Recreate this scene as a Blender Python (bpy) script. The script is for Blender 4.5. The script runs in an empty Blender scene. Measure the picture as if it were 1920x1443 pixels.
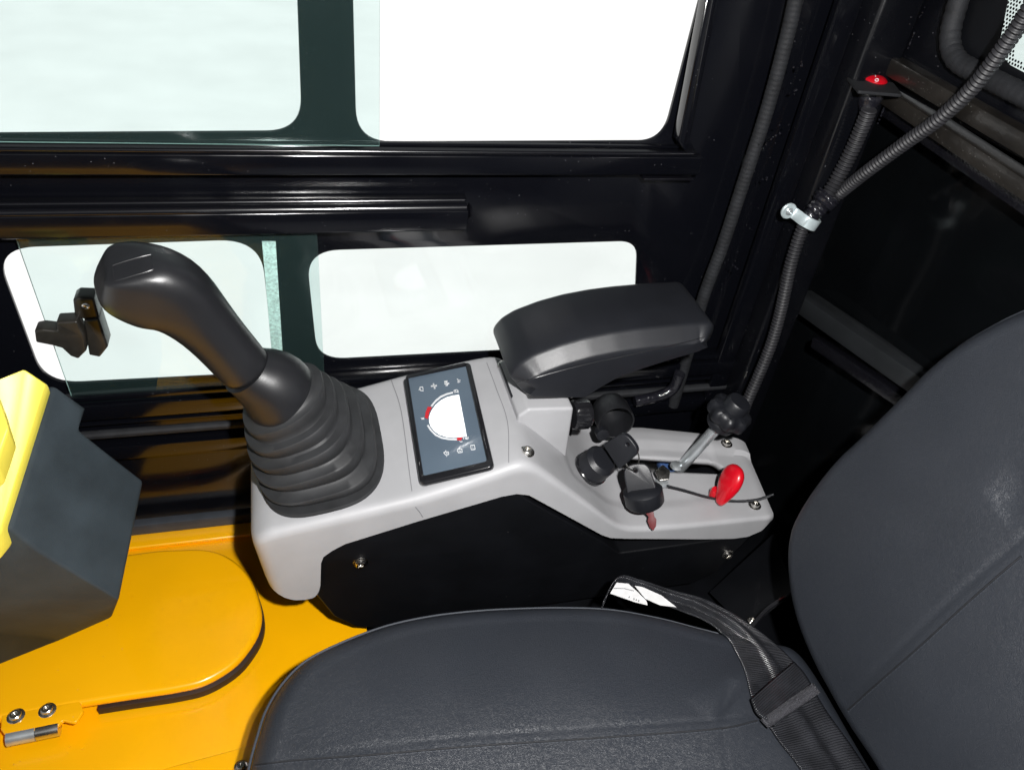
import bpy, bmesh, math, random
from mathutils import Vector, Matrix
random.seed(7)
R = math.radians
sc = bpy.context.scene
C = sc.collection

# ------------------------------------------------------------------ camera
# pose solved from the photograph's vanishing points (pixels of the 1920 x 1443 picture)
PW, PH, F = 1920.0, 1443.0, 1450.0
dn = Vector((-250, 1830, F)).normalized()
rt = Vector((5500, -(5500*dn.x + F*dn.z)/dn.y, F)).normalized()
yv = dn.cross(rt)
if yv.z < 0: yv = -yv
CAM = Vector((0, 0, 1.0))
def to_world(v): return Vector((rt.dot(v), yv.dot(v), -dn.dot(v)))
def ray(px, py): return to_world(Vector((px-PW/2, py-PH/2, F)))
def atY(px, py, y): d = ray(px, py); return CAM + d*((y-CAM.y)/d.y)
def atZ(px, py, z): d = ray(px, py); return CAM + d*((z-CAM.z)/d.z)
def atX(px, py, x): d = ray(px, py); return CAM + d*((x-CAM.x)/d.x)
def atPlane(px, py, o, n): d = ray(px, py); return CAM + d*((o-CAM).dot(n)/d.dot(n))
cam = bpy.data.cameras.new('camera'); co = bpy.data.objects.new('camera', cam); C.objects.link(co)
ax = [to_world(Vector(v)) for v in ((1, 0, 0), (0, -1, 0), (0, 0, -1))]
m3 = Matrix(ax).transposed()
co.matrix_world = Matrix.Translation(CAM) @ m3.to_4x4()
cam.sensor_width = 36; cam.lens = F/PW*36; cam.clip_start = .01; cam.clip_end = 500
sc.camera = co

# ------------------------------------------------------------------ light
w = bpy.data.worlds.new('World'); sc.world = w; w.use_nodes = True
bg = w.node_tree.nodes['Background']; bg.inputs[0].default_value = (.93, .97, 1, 1); bg.inputs[1].default_value = .26
sl = bpy.data.lights.new('sun', 'SUN'); sl.energy = 3.75; sl.angle = R(4); sl.color = (1, .985, .96)
so = bpy.data.objects.new('sun', sl); C.objects.link(so); so.rotation_euler = (R(4), 0, 0)
fl = bpy.data.lights.new('camera_flash', 'AREA'); fl.shape = 'DISK'; fl.size = .032; fl.energy = 21; fl.color = (1, .985, .97)
fo = bpy.data.objects.new('camera_flash', fl); C.objects.link(fo)
fo.location = (.115, -.02, 1.11)
fo.rotation_euler = (Vector((.25, .72, .25))-Vector(fo.location)).to_track_quat('-Z', 'Y').to_euler()
sc.view_settings.view_transform = 'Standard'; sc.view_settings.look = 'None'; sc.view_settings.exposure = 0; sc.view_settings.gamma = 1
sc.cycles.max_bounces = 8; sc.cycles.transparent_max_bounces = 12; sc.cycles.caustics_reflective = False; sc.cycles.caustics_refractive = False

# ------------------------------------------------------------------ materials
def mat(name, col, rough=.5, metal=0, spec=.5, coat=0, coatr=.05, noise=None, bump=None, specks=None, rvar=0, sheen=0):
    """noise=(scale, amount): colour mottling. bump=(kind, scale, strength, distance). specks=(scale, size, colour): dust"""
    m = bpy.data.materials.new(name); m.use_nodes = True; nt = m.node_tree; N = nt.nodes; Lk = nt.links
    b = N['Principled BSDF']
    b.inputs['Base Color'].default_value = (*col, 1); b.inputs['Roughness'].default_value = rough
    b.inputs['Metallic'].default_value = metal; b.inputs['Specular IOR Level'].default_value = spec
    b.inputs['Coat Weight'].default_value = coat; b.inputs['Coat Roughness'].default_value = coatr
    if sheen: b.inputs['Sheen Weight'].default_value = sheen
    tc = N.new('ShaderNodeTexCoord'); src = tc.outputs['Object']
    cur = None
    if noise:
        n = N.new('ShaderNodeTexNoise'); n.inputs['Scale'].default_value = noise[0]; n.inputs['Detail'].default_value = 6
        Lk.new(src, n.inputs['Vector'])
        r = N.new('ShaderNodeMapRange'); r.inputs['From Min'].default_value = .3; r.inputs['From Max'].default_value = .7
        r.inputs['To Min'].default_value = 1-noise[1]; r.inputs['To Max'].default_value = 1+noise[1]
        Lk.new(n.outputs['Fac'], r.inputs['Value'])
        x = N.new('ShaderNodeVectorMath'); x.operation = 'SCALE'; x.inputs[0].default_value = col
        Lk.new(r.outputs[0], x.inputs['Scale']); cur = x.outputs[0]
    if specks:
        v = N.new('ShaderNodeTexVoronoi'); v.inputs['Scale'].default_value = specks[0]; Lk.new(src, v.inputs['Vector'])
        l = N.new('ShaderNodeMath'); l.operation = 'LESS_THAN'; l.inputs[1].default_value = specks[1]; Lk.new(v.outputs['Distance'], l.inputs[0])
        n2 = N.new('ShaderNodeTexNoise'); n2.inputs['Scale'].default_value = 9; n2.inputs['Detail'].default_value = 3; Lk.new(src, n2.inputs['Vector'])
        g = N.new('ShaderNodeMath'); g.operation = 'GREATER_THAN'; g.inputs[1].default_value = .5; Lk.new(n2.outputs['Fac'], g.inputs[0])
        pr = N.new('ShaderNodeMath'); pr.operation = 'MULTIPLY'; Lk.new(l.outputs[0], pr.inputs[0]); Lk.new(g.outputs[0], pr.inputs[1])
        mx = N.new('ShaderNodeMix'); mx.data_type = 'RGBA'; Lk.new(pr.outputs[0], mx.inputs[0])
        if cur: Lk.new(cur, mx.inputs[6])
        else: mx.inputs[6].default_value = (*col, 1)
        mx.inputs[7].default_value = (*specks[2], 1); cur = mx.outputs[2]
    if cur: Lk.new(cur, b.inputs['Base Color'])
    if rvar:
        n = N.new('ShaderNodeTexNoise'); n.inputs['Scale'].default_value = 14; n.inputs['Detail'].default_value = 5; Lk.new(src, n.inputs['Vector'])
        r = N.new('ShaderNodeMapRange'); r.inputs['From Min'].default_value = .3; r.inputs['From Max'].default_value = .7
        r.inputs['To Min'].default_value = max(.02, rough-rvar); r.inputs['To Max'].default_value = rough+rvar
        Lk.new(n.outputs['Fac'], r.inputs['Value']); Lk.new(r.outputs[0], b.inputs['Roughness'])
    if bump:
        kind, s, st, dist = bump
        if kind == 'noise':
            t = N.new('ShaderNodeTexNoise'); t.inputs['Scale'].default_value = s; t.inputs['Detail'].default_value = 4; Lk.new(src, t.inputs['Vector']); out = t.outputs['Fac']
        elif kind == 'leather':
            t = N.new('ShaderNodeTexVoronoi'); t.feature = 'DISTANCE_TO_EDGE'; t.inputs['Scale'].default_value = s
            nn = N.new('ShaderNodeTexNoise'); nn.inputs['Scale'].default_value = s*.35; Lk.new(src, nn.inputs['Vector'])
            ad = N.new('ShaderNodeMix'); ad.data_type = 'VECTOR'; ad.inputs[0].default_value = .02
            Lk.new(src, ad.inputs[4]); Lk.new(nn.outputs['Color'], ad.inputs[5]); Lk.new(ad.outputs[1], t.inputs['Vector'])
            mr = N.new('ShaderNodeMapRange'); mr.inputs['From Max'].default_value = .25; Lk.new(t.outputs['Distance'], mr.inputs['Value']); out = mr.outputs[0]
        elif kind == 'weave':
            t = N.new('ShaderNodeTexWave'); t.bands_direction = 'Y'; t.inputs['Scale'].default_value = s; t.inputs['Distortion'].default_value = .3
            Lk.new(tc.outputs['UV'], t.inputs['Vector']); out = t.outputs['Fac']
        bp = N.new('ShaderNodeBump'); bp.inputs['Strength'].default_value = st; bp.inputs['Distance'].default_value = dist
        Lk.new(out, bp.inputs['Height']); Lk.new(bp.outputs[0], b.inputs['Normal'])
        if coat: Lk.new(bp.outputs[0], b.inputs['Coat Normal'])
    return m
M = {}
M['black'] = mat('black_gloss_paint', (.003, .0033, .005), .17, spec=.5, coat=.2, coatr=.08, bump=('noise', 60, .02, .001), specks=(150, .045, (.35, .35, .38)), rvar=.08)
M['black2'] = mat('black_satin_paint', (.0032, .0035, .005), .25, spec=.4, bump=('noise', 160, .15, .001), specks=(110, .05, (.25, .25, .27)), rvar=.1)
M['grime'] = mat('rough_black_weld', (.005, .005, .007), .22, coat=.5, bump=('noise', 240, .35, .002))
M['bead'] = mat('glossy_black_bead', (.004, .0042, .006), .2, spec=.7, coat=.4, coatr=.16, bump=('noise', 300, .03, .001))
M['rearpaint'] = mat('glossy_black_rear_panel', (.0025, .003, .0035), .12, spec=.5, noise=(5, .3), bump=('noise', 9, .12, .006))
M['railgrey'] = mat('dark_grey_rail', (.017, .019, .021), .4, spec=.5, noise=(20, .2), specks=(200, .05, (.15, .15, .16)))
M['latchm'] = mat('brown_black_latch_plastic', (.022, .020, .017), .32, spec=.6, noise=(120, .2))
M['orange'] = mat('orange_paint', (.97, .46, .001), .28, coat=.6, coatr=.04, noise=(7, .05), specks=(90, .035, (.55, .42, .2)), bump=('noise', 60, .05, .001))
M['yellow'] = mat('yellow_plastic', (.93, .80, .10), .38, noise=(22, .06), bump=('noise', 500, .1, .0006))
M['grey'] = mat('grey_plastic', (.39, .392, .405), .48, noise=(16, .07), bump=('noise', 900, .2, .0006), specks=(90, .03, (.2, .19, .18)), rvar=.06)
M['panelblack'] = mat('matt_black_panel', (.0032, .0036, .0048), .45, spec=.3, noise=(18, .25), bump=('noise', 300, .12, .001), specks=(60, .03, (.1, .1, .1)))
M['plastic'] = mat('black_moulded_plastic', (.011, .012, .0155), .42, spec=.6, noise=(30, .1), bump=('noise', 900, .3, .0007))
M['plastic_gloss'] = mat('black_glossy_plastic', (.012, .012, .014), .16, coat=.4)
M['gripm'] = mat('black_grip_plastic', (.012, .0125, .0145), .37, spec=.6, noise=(30, .12), bump=('noise', 700, .12, .0006), rvar=.05)
M['rubber'] = mat('black_bellows_rubber', (.022, .023, .025), .62, noise=(24, .35), bump=('noise', 400, .18, .0008), rvar=.12)
M['rubber2'] = mat('grey_black_rubber_seal', (.014, .015, .0175), .7, spec=.35, noise=(60, .3), bump=('noise', 500, .4, .001), specks=(300, .05, (.12, .12, .13)))
M['boxblack'] = mat('slate_grey_moulded_plastic', (.034, .046, .055), .72, spec=.3, noise=(16, .25), bump=('noise', 900, .35, .0008))
M['leather'] = mat('charcoal_leatherette', (.0215, .0252, .033), .45, spec=.62, noise=(10, .06), bump=('leather', 430, .32, .0010), rvar=.05)
M['leather2'] = mat('charcoal_leatherette_side', (.022, .026, .034), .5, bump=('leather', 700, .16, .0009))
M['thread'] = mat('dark_grey_piping', (.04, .046, .058), .6)
M['belt'] = mat('black_polyester_webbing', (.021, .022, .026), .27, noise=(40, .4), bump=('weave', 1, .85, .0012), spec=.8)
M['conduit'] = mat('black_corrugated_conduit', (.020, .020, .023), .52, noise=(50, .2), spec=.45)
M['zinc'] = mat('zinc_plated_steel', (.62, .66, .68), .3, metal=.75, noise=(60, .12), bump=('noise', 200, .2, .0006), rvar=.1)
M['galv'] = mat('pale_galvanised_strap', (.50, .58, .60), .42, metal=.3, noise=(80, .12))
M['steel'] = mat('bright_steel', (.72, .70, .66), .22, metal=1, rvar=.08)
M['red'] = mat('red_plastic', (.60, .004, .014), .3, coat=.5, noise=(40, .1), bump=('noise', 200, .15, .0008))
M['darkred'] = mat('oxblood_key_coating', (.13, .022, .025), .45, noise=(80, .2))
M['white'] = mat('white_print', (.72, .74, .76), .5)
M['lit'] = mat('lit_dial', (.8, .8, .8), .5); _b = M['lit'].node_tree.nodes['Principled BSDF']; _b.inputs['Emission Color'].default_value = (.95, .98, 1, 1); _b.inputs['Emission Strength'].default_value = .7
M['redprint'] = mat('red_print', (.55, .02, .03), .5)
M['label'] = mat('white_woven_label', (.68, .68, .68), .7, noise=(120, .06))
M['screen'] = mat('slate_blue_display_glass', (.10, .135, .175), .16, noise=(9, .1), coat=.5)
M['void'] = mat('dark_cavity', (.003, .003, .003), .8)
M['blue'] = mat('blue_plastic', (.06, .12, .3), .5)
M['brown'] = mat('brown_edge_rubber', (.024, .010, .004), .6, noise=(50, .2))
M['felt'] = mat('pale_green_felt_strip', (.80, .93, .89), .9, noise=(300, .3), bump=('noise', 500, .8, .002))
M['tape'] = mat('black_shiny_tape', (.01, .01, .014), .14, coat=.7, bump=('noise', 160, .6, .003))
M['ground'] = mat('pale_concrete', (.80, .80, .80), .95, noise=(2.2, .04))
M['ledge'] = mat('bronze_dark_paint', (.013, .0115, .010), .4, coat=.3, noise=(18, .6), specks=(240, .10, (.25, .25, .24)), bump=('noise', 90, .3, .002))
M['slate'] = mat('dark_grey_strip', (.035, .04, .048), .5, noise=(30, .2))

def glass_mat(name, tint):
    m = bpy.data.materials.new(name); m.use_nodes = True; nt = m.node_tree; N = nt.nodes; N.clear()
    o = N.new('ShaderNodeOutputMaterial'); t = N.new('ShaderNodeBsdfTransparent'); g = N.new('ShaderNodeBsdfGlossy'); x = N.new('ShaderNodeMixShader'); f = N.new('ShaderNodeFresnel')
    t.inputs[0].default_value = (*tint, 1); g.inputs['Roughness'].default_value = .03; f.inputs[0].default_value = 1.35
    n = N.new('ShaderNodeTexNoise'); n.inputs['Scale'].default_value = 7; n.inputs['Detail'].default_value = 7; tc = N.new('ShaderNodeTexCoord')
    nt.links.new(tc.outputs['Object'], n.inputs['Vector'])
    mx = N.new('ShaderNodeMix'); mx.data_type = 'RGBA'; mx.inputs[6].default_value = (*[c*.97 for c in tint], 1); mx.inputs[7].default_value = (*[min(1, c*1.02) for c in tint], 1)
    nt.links.new(n.outputs['Fac'], mx.inputs[0]); nt.links.new(mx.outputs[2], t.inputs[0])
    df = N.new('ShaderNodeBsdfDiffuse'); df.inputs[0].default_value = (.35, .62, .58, 1); fm = N.new('ShaderNodeMixShader'); fm.inputs[0].default_value = .017
    nt.links.new(t.outputs[0], fm.inputs[1]); nt.links.new(df.outputs[0], fm.inputs[2])
    nt.links.new(f.outputs[0], x.inputs[0]); nt.links.new(fm.outputs[0], x.inputs[1]); nt.links.new(g.outputs[0], x.inputs[2]); nt.links.new(x.outputs[0], o.inputs[0])
    return m
M['glass'] = glass_mat('green_tinted_glass', (.88, .94, .932))
M['glass_fixed'] = glass_mat('clear_fixed_glass', (.93, .955, .95))
M['glass_edge'] = mat('glass_cut_edge', (.35, .52, .48), .2)

# ------------------------------------------------------------------ helpers
def obj(name, bm, m, parent=None, smooth=35, mods=None):
    if isinstance(bm, bmesh.types.BMesh):
        me = bpy.data.meshes.new(name); bmesh.ops.recalc_face_normals(bm, faces=bm.faces); bm.to_mesh(me); bm.free()
    else: me = bm
    for mm in (m if isinstance(m, (list, tuple)) else [m]): me.materials.append(mm)
    if smooth:
        me.shade_smooth()
        try: me.set_sharp_from_angle(angle=R(smooth))
        except Exception: pass
    o = bpy.data.objects.new(name, me); C.objects.link(o)
    if parent: o.parent = parent; o.matrix_parent_inverse = parent.matrix_world.inverted()
    return o
def thing(name, label, cat, loc, group=None, kind=None):
    o = bpy.data.objects.new(name, None); C.objects.link(o); o.location = loc; o.empty_display_size = .05
    o.matrix_world = Matrix.Translation(loc)
    tag(o, label, cat, group, kind); return o
def tag(o, label, cat, group=None, kind=None):
    if label: o['label'] = label
    if cat: o['category'] = cat
    if group: o['group'] = group
    if kind: o['kind'] = kind
    return o
def join(bms):
    out = bmesh.new()
    for b in bms:
        me = bpy.data.meshes.new('t'); b.to_mesh(me); out.from_mesh(me); bpy.data.meshes.remove(me); b.free()
    return out
def fillet(pts, r, seg=6):
    """round the corners of a closed 2D polygon; r a number or a list"""
    n = len(pts); out = []
    for i, p in enumerate(pts):
        rr = r[i] if isinstance(r, (list, tuple)) else r
        p = Vector(p[:2]); a = Vector(pts[i-1][:2]); b = Vector(pts[(i+1) % n][:2])
        u = (a-p); v = (b-p); la, lb = u.length, v.length
        if rr <= 0 or la < 1e-6 or lb < 1e-6: out.append(p); continue
        u.normalize(); v.normalize(); ang = u.angle(v)
        if ang > 3.1: out.append(p); continue
        t = min(rr/math.tan(ang/2), la*.48, lb*.48)
        for k in range(seg+1):
            s = k/seg; q = (p+u*t)*(1-s)**2 + p*2*s*(1-s) + (p+v*t)*s*s
            out.append(q)
    return out
def sheet(outline, holes=(), th=.004, bev=0.0, bres=2, basis=None, origin=Vector((0, 0, 0))):
    """a plate from 2D outlines; basis = (u, v) world axes; th goes along +-(u x v) about the origin"""
    cu = bpy.data.curves.new('c', 'CURVE'); cu.dimensions = '2D'; cu.fill_mode = 'BOTH'
    cu.extrude = max(th/2-bev, 0); cu.bevel_depth = bev; cu.bevel_resolution = bres; cu.offset = -bev
    for poly in [outline]+list(holes):
        s = cu.splines.new('POLY'); s.points.add(len(poly)-1); s.use_cyclic_u = True
        for q, p in zip(s.points, poly): q.co = (p[0], p[1], 0, 1)
    o = bpy.data.objects.new('c', cu); C.objects.link(o)
    dg = bpy.context.evaluated_depsgraph_get(); dg.update()
    me = bpy.data.meshes.new_from_object(o.evaluated_get(dg)); bpy.data.objects.remove(o); bpy.data.curves.remove(cu)
    u, v = basis or (Vector((1, 0, 0)), Vector((0, 0, 1))); nrm = u.cross(v)
    bm = bmesh.new(); bm.from_mesh(me); bpy.data.meshes.remove(me)
    bmesh.ops.remove_doubles(bm, verts=bm.verts, dist=1e-6)
    for q in bm.verts: c = q.co.copy(); q.co = origin + u*c.x + v*c.y + nrm*c.z
    return bm
X, Y, Z = Vector((1, 0, 0)), Vector((0, 1, 0)), Vector((0, 0, 1))
def XZ(pts): return [(p.x, p.z) for p in pts]
def XY(pts): return [(p.x, p.y) for p in pts]
def box(x0, x1, y0, y1, z0, z1, bev=.002, seg=2):
    bm = bmesh.new(); bmesh.ops.create_cube(bm, size=1)
    for v in bm.verts:
        v.co = Vector((x0 if v.co.x < 0 else x1, y0 if v.co.y < 0 else y1, z0 if v.co.z < 0 else z1))
    if bev: bmesh.ops.bevel(bm, geom=bm.edges[:], offset=bev, segments=seg, affect='EDGES', profile=.5)
    return bm
def catmull(pts, n=8):
    P = [pts[0]*2-pts[1]] + list(pts) + [pts[-1]*2-pts[-2]]; out = []
    for i in range(1, len(P)-2):
        for k in range(n):
            t = k/n; a, b, c, d = P[i-1], P[i], P[i+1], P[i+2]
            out.append(.5*((2*b)+(c-a)*t+(2*a-5*b+4*c-d)*t*t+(3*b-a-3*c+d)*t**3))
    out.append(P[-2].copy()); return out
def frames(path, up=Vector((0, 0, 1))):
    out = []; prev = None
    for i, p in enumerate(path):
        t = (path[min(i+1, len(path)-1)]-path[max(i-1, 0)]).normalized()
        if prev is None:
            a = up - t*up.dot(t)
            if a.length < .1: a = X - t*X.dot(t)
        else: a = prev - t*prev.dot(t)
        a.normalize(); prev = a; out.append((t, a, t.cross(a)))
    return out
def loft(rings, cap=True, closed=True):
    bm = bmesh.new(); V = [[bm.verts.new(p) for p in r] for r in rings]; n = len(rings[0])
    for i in range(len(V)-1):
        for j in range(n if closed else n-1):
            k = (j+1) % n; bm.faces.new((V[i][j], V[i][k], V[i+1][k], V[i+1][j]))
    if cap and closed:
        bm.faces.new(V[0][::-1]); bm.faces.new(V[-1])
    return bm
def tube(path, rad, n=12, up=Z, cap=True):
    rings = []
    for i, (p, (t, a, b)) in enumerate(zip(path, frames(path, up))):
        r = rad(i/(len(path)-1)) if callable(rad) else rad
        rings.append([p + (a*math.cos(2*math.pi*k/n)+b*math.sin(2*math.pi*k/n))*r for k in range(n)])
    return loft(rings, cap)
def resample(path, step):
    out = [path[0].copy()]; acc = 0
    for a, b in zip(path, path[1:]):
        d = (b-a).length; pos = step-acc
        while pos <= d: out.append(a+(b-a)*(pos/d)); pos += step
        acc = (acc+d) % step
    return out
def corrugated(path, r, pitch=.0054):
    p = resample(catmull(path, 20), pitch/8); rings = []
    for i, (q, (t, a, b)) in enumerate(zip(p, frames(p, Y))):
        rr = r*(1+.13*math.sin(i*2*math.pi/8))
        rings.append([q+(a*math.cos(2*math.pi*k/16)+b*math.sin(2*math.pi*k/16))*rr for k in range(16)])
    return loft(rings)
def lathe(base, axis, prof, n=40, lobes=0, lob=0, lobr=(0, 9)):
    """prof = [(height along axis, radius)]"""
    t = axis.normalized(); a = (Z-t*Z.dot(t)) if abs(t.z) < .95 else (X-t*X.dot(t)); a.normalize(); b = t.cross(a)
    rings = []
    for i, (h, r) in enumerate(prof):
        ring = []
        for k in range(n):
            an = 2*math.pi*k/n; rr = r*(1+(lob*math.cos(lobes*an) if lobes and lobr[0] <= i <= lobr[1] else 0))
            ring.append(base+t*h+(a*math.cos(an)+b*math.sin(an))*rr)
        rings.append(ring)
    return loft(rings)
def screw(p, nrm, r, parent, m='steel', name='screw'):
    nrm = nrm.normalized()
    return obj(name, join([lathe(p, nrm, [(0, r*1.35), (.0008, r*1.35), (.0012, r*1.25)], 20),
                     lathe(p+nrm*.0012, nrm, [(0, r), (r*.5, r*.92), (r*.62, r*.75), (r*.62, r*.45), (r*.25, r*.42)], 20)]), M[m], parent)
def interp(x, tab):
    if x <= tab[0][0]: return tab[0][1]
    for (a, va), (b, vb) in zip(tab, tab[1:]):
        if x <= b: return va+(vb-va)*(x-a)/(b-a) if b > a else vb
    return tab[-1][1]

# ================================================================== setting
gr = bmesh.new(); bmesh.ops.create_grid(gr, x_segments=1, y_segments=1, size=60)
for v in gr.verts: v.co.z = -1.1
o = obj('ground', gr, M['ground'], smooth=0); tag(o, 'bright pale ground outside the cab windows', 'ground', kind='structure')

YW = .911
wall = thing('cab_side_wall', 'glossy black cab side wall with two rows of sliding windows', 'wall', (.1, YW, 0))
yo = YW+.014
def wp(*pts): return XZ([atY(px, py, yo) for px, py in pts])
outline = [(-1.0, -.06), (.808, -.06), (.808, 1.32), (-1.0, 1.32)]
h1 = fillet(wp((-420, -320), (546, -320), (566, 247), (-420, 254)), .042, 10)
h2 = fillet(wp((655, -320), (1395, -320), (1243, 265), (669, 268)), [.01, .01, .036, .042], 10)
h3 = fillet(wp((-12, 466), (488, 449), (516, 700), (84, 722)), [.045, .05, .03, .045], 10)
h4 = fillet(wp((574, 471), (1196, 452), (1188, 646), (596, 677)), [.042, .036, .03, .042], 10)
obj('panel', sheet(outline, [h1, h2, h3, h4], .006, .0012, 1, (X, Z), Vector((0, yo+.003, 0))), M['black'], wall)
def rail(name, px0, px1, yt, yb, yfront, ztop_extra=0, m='black', prof=None, y1=None):
    """a long box along the wall whose front face spans the given picture rows"""
    a = atY(640, yt, yfront).z; b = atY(640, yb, yfront).z
    x0 = -1.0 if px0 is None else atY(px0, (yt+yb)/2, yfront).x; x1 = atY(px1, (yt+yb)/2, yfront).x
    return obj(name, box(x0, x1, yfront, (y1 or yo)-.001, b, a, .0025, 3), M[m], wall)
rail('sill_rail', None, 1316, 291, 330, .893)
rail('sill_lip', None, 1278, 280, 288, .903)
rail('sill_track', None, 1278, 268.5, 273, .9145)
rail('sill_fillet', None, 876, 375, 381, .909)
rail('glazing_rail', None, 878, 398, 438, .884)
xe = atY(876, 388, .885).x
for pyy, yy, rr_ in ((392, .892, .0068), (377.5, .905, .0042)):
    zz = atY(640, pyy, yy).z; obj('rail_bead', tube([Vector((-1, yy, zz)), Vector((xe, yy, zz))], rr_, 24), M['bead'], wall)
zz = atY(640, 284, .898).z; obj('sill_bead', tube([Vector((-1, .898, zz)), Vector((atY(1300, 284, .898).x, .898, zz))], .0032, 16), M['bead'], wall)
obj('rail_weld', lathe(atY(879, 395, .9), X, [(-.003, .002), (0, .010), (.003, .008), (.004, .002)], 14), M['grime'], wall)
obj('corner_weld', box(*[c for c in (atY(1205, 331, .9).x, atY(1298, 331, .9).x)], .894, .912, atY(1250, 336, .9).z, atY(1250, 331, .9).z, .0015), M['grime'], wall)
# slanted upright along the rear edge of the right window
p0, p1 = atY(1350, -40, .9), atY(1284, 285, .9)
q0, q1 = atY(1326, -40, .9), atY(1268, 262, .9)
obj('window_upright', sheet(XZ([q0, p0, p1, q1]), (), .02, .0025, 2, (X, Z), Vector((0, .902, 0))), M['black'], wall)
p0, p1 = atY(1346, -40, .892), atY(1287, 270, .892)
obj('upright_bead', tube([p0, p1], .003, 8), M['black'], wall)
# below the lower windows
zb = lambda py, y, px=300: atY(px, py, y).z
def low(name, ya, yb, yf, m='black', bev=.002):
    return obj(name, box(-1.0, .70, yf, yo-.001, zb(yb, yf), zb(ya, yf), bev, 2), M[m], wall)
low('window_channel', 736, 745, .902)
low('lower_sill', 753, 780, .897)
low('sill_step', 785, 790, .904)
obj('sealing_cord', tube([Vector((-1, .903, zb(808, .9))), Vector((.70, .903, zb(808, .9)))], .0065, 10), M['rubber2'], wall)
low('base_rib', 832, 856, .899)
obj('kick_strip', box(-1, -.02, .897, .912, .0, zb(972, .9, 360), .002), M['slate'], wall)
# inner skirt reflecting the deck
# glazing
def pane(pts, y, th=.0032, label=None, gm='glass'):
    bm = sheet(XZ([atY(px, py, y) for px, py in pts]), (), th, 0, 0, (X, Z), Vector((0, y, 0)))
    bm.normal_update()
    for f in bm.faces: f.material_index = 0 if abs(f.normal.y) > .5 else 1
    o = obj('window_pane', bm, [M[gm], M['glass_edge']], wall, smooth=0)
    if label: o['label'] = label
    return o
pane([(-420, -320), (714, -320), (711, 274), (-420, 262)], .906, label='large green tinted sliding pane of upper window')
p_slide = pane([(24, 430), (594, 425), (610, 745), (142, 765)], .908, label='sliding pane of lower window with a latch on it')
pane([(560, 455), (1215, 440), (1205, 655), (580, 690)], .930, label='fixed pane of lower rear window', gm='glass_fixed')
# frosted strip on the inner edge of the sliding pane
fs = XZ([atY(px, py, .914) for px, py in ((491, 452), (517, 452), (532, 690), (512, 690))])
obj('felt_strip', sheet(fs, (), .003, .0008, 1, (X, Z), Vector((0, .9135, 0))), M['felt'], wall)
# latch on the sliding pane
def lp(px, py): p = atY(px, py, .885); return (p.x, p.z)
latch = obj('latch', join([
    sheet(fillet([lp(*p) for p in ((139, 556), (147, 551), (178, 552), (188, 590), (192, 648), (176, 655), (160, 590), (143, 592))], .003), (), .026, .003, 2, (X, Z), Vector((0, .889, 0))),
    sheet(fillet([lp(*p) for p in ((160, 590), (188, 586), (205, 640), (190, 659), (170, 655))], .003), (), .03, .003, 2, (X, Z), Vector((0, .887, 0))),
    ]), M['latchm'], p_slide)
obj('thumb_lever', sheet(fillet([lp(*p) for p in ((71, 602), (86, 599), (112, 602), (111, 586), (150, 584), (164, 612), (167, 640), (152, 655), (138, 650), (122, 635), (104, 630), (74, 624))], .003), (), .022, .003, 2, (X, Z), Vector((0, .875, 0))), M['latchm'], p_slide)
p = atY(160, 577, .872); obj('latch_screw', lathe(Vector((p.x, .877, p.z)), -Y, [(0, .0045), (.002, .0045), (.003, .003), (.002, .001)], 12), M['steel'], p_slide)

# rubber weather strip beside the window
ts = catmull([atY(1500, -40, .9), atY(1478, 60, .9), atY(1440, 200, .9), atY(1398, 330, .9), atY(1355, 460, .9), atY(1318, 560, .9), atY(1285, 680, .9), atY(1262, 760, .9)], 10)
ts = resample(ts, .0016); tb = tube(ts, lambda s: .0092*(1+.025*math.sin(s*len(ts)*1.6)), 14)
o = obj('weather_strip', tb, M['rubber2']); tag(o, 'black rubber edge strip running down the wall beside the bright open window', 'rubber strip')
ts = catmull([atY(1190, 752, .888), atY(1235, 742, .888), atY(1262, 728, .888), atY(1275, 700, .886)], 10)
o = obj('rubber_hose', tube(ts, .0095, 12), M['tape']); tag(o, 'short bent black hose behind the console under the armrest', 'hose')

# corner post
post = thing('corner_post', 'black welded corner post with the grey pipe clamp on it', 'post', (.72, .88, 0))
obj('tube', box(.692, .752, .862, .93, -.06, 1.32, .006, 3), M['black2'], post)
obj('flange', box(.66, .692, .898, .912, -.06, 1.32, .002, 2), M['black'], post)
random.seed(3)
wb = []
for (px, py, n, s) in ((1690, 160, 26, 22), (1675, 195, 30, 18), (1490, 165, 4, 6), (1462, 250, 5, 8), (1436, 268, 5, 8), (1440, 330, 4, 5), (1375, 490, 6, 9), (1500, 120, 4, 12), (1745, 60, 14, 26), (1740, 120, 10, 20)):
    for k in range(n):
        q = atY(px+random.gauss(0, s), py+random.gauss(0, s), .861); b = bmesh.new()
        bmesh.ops.create_icosphere(b, subdivisions=1, radius=random.uniform(.0006, .0019), matrix=Matrix.Translation((min(q.x, .752), .861, q.z))); wb.append(b)
obj('weld_spatter', join(wb), M['tape'], post)['kind'] = 'stuff'

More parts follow.
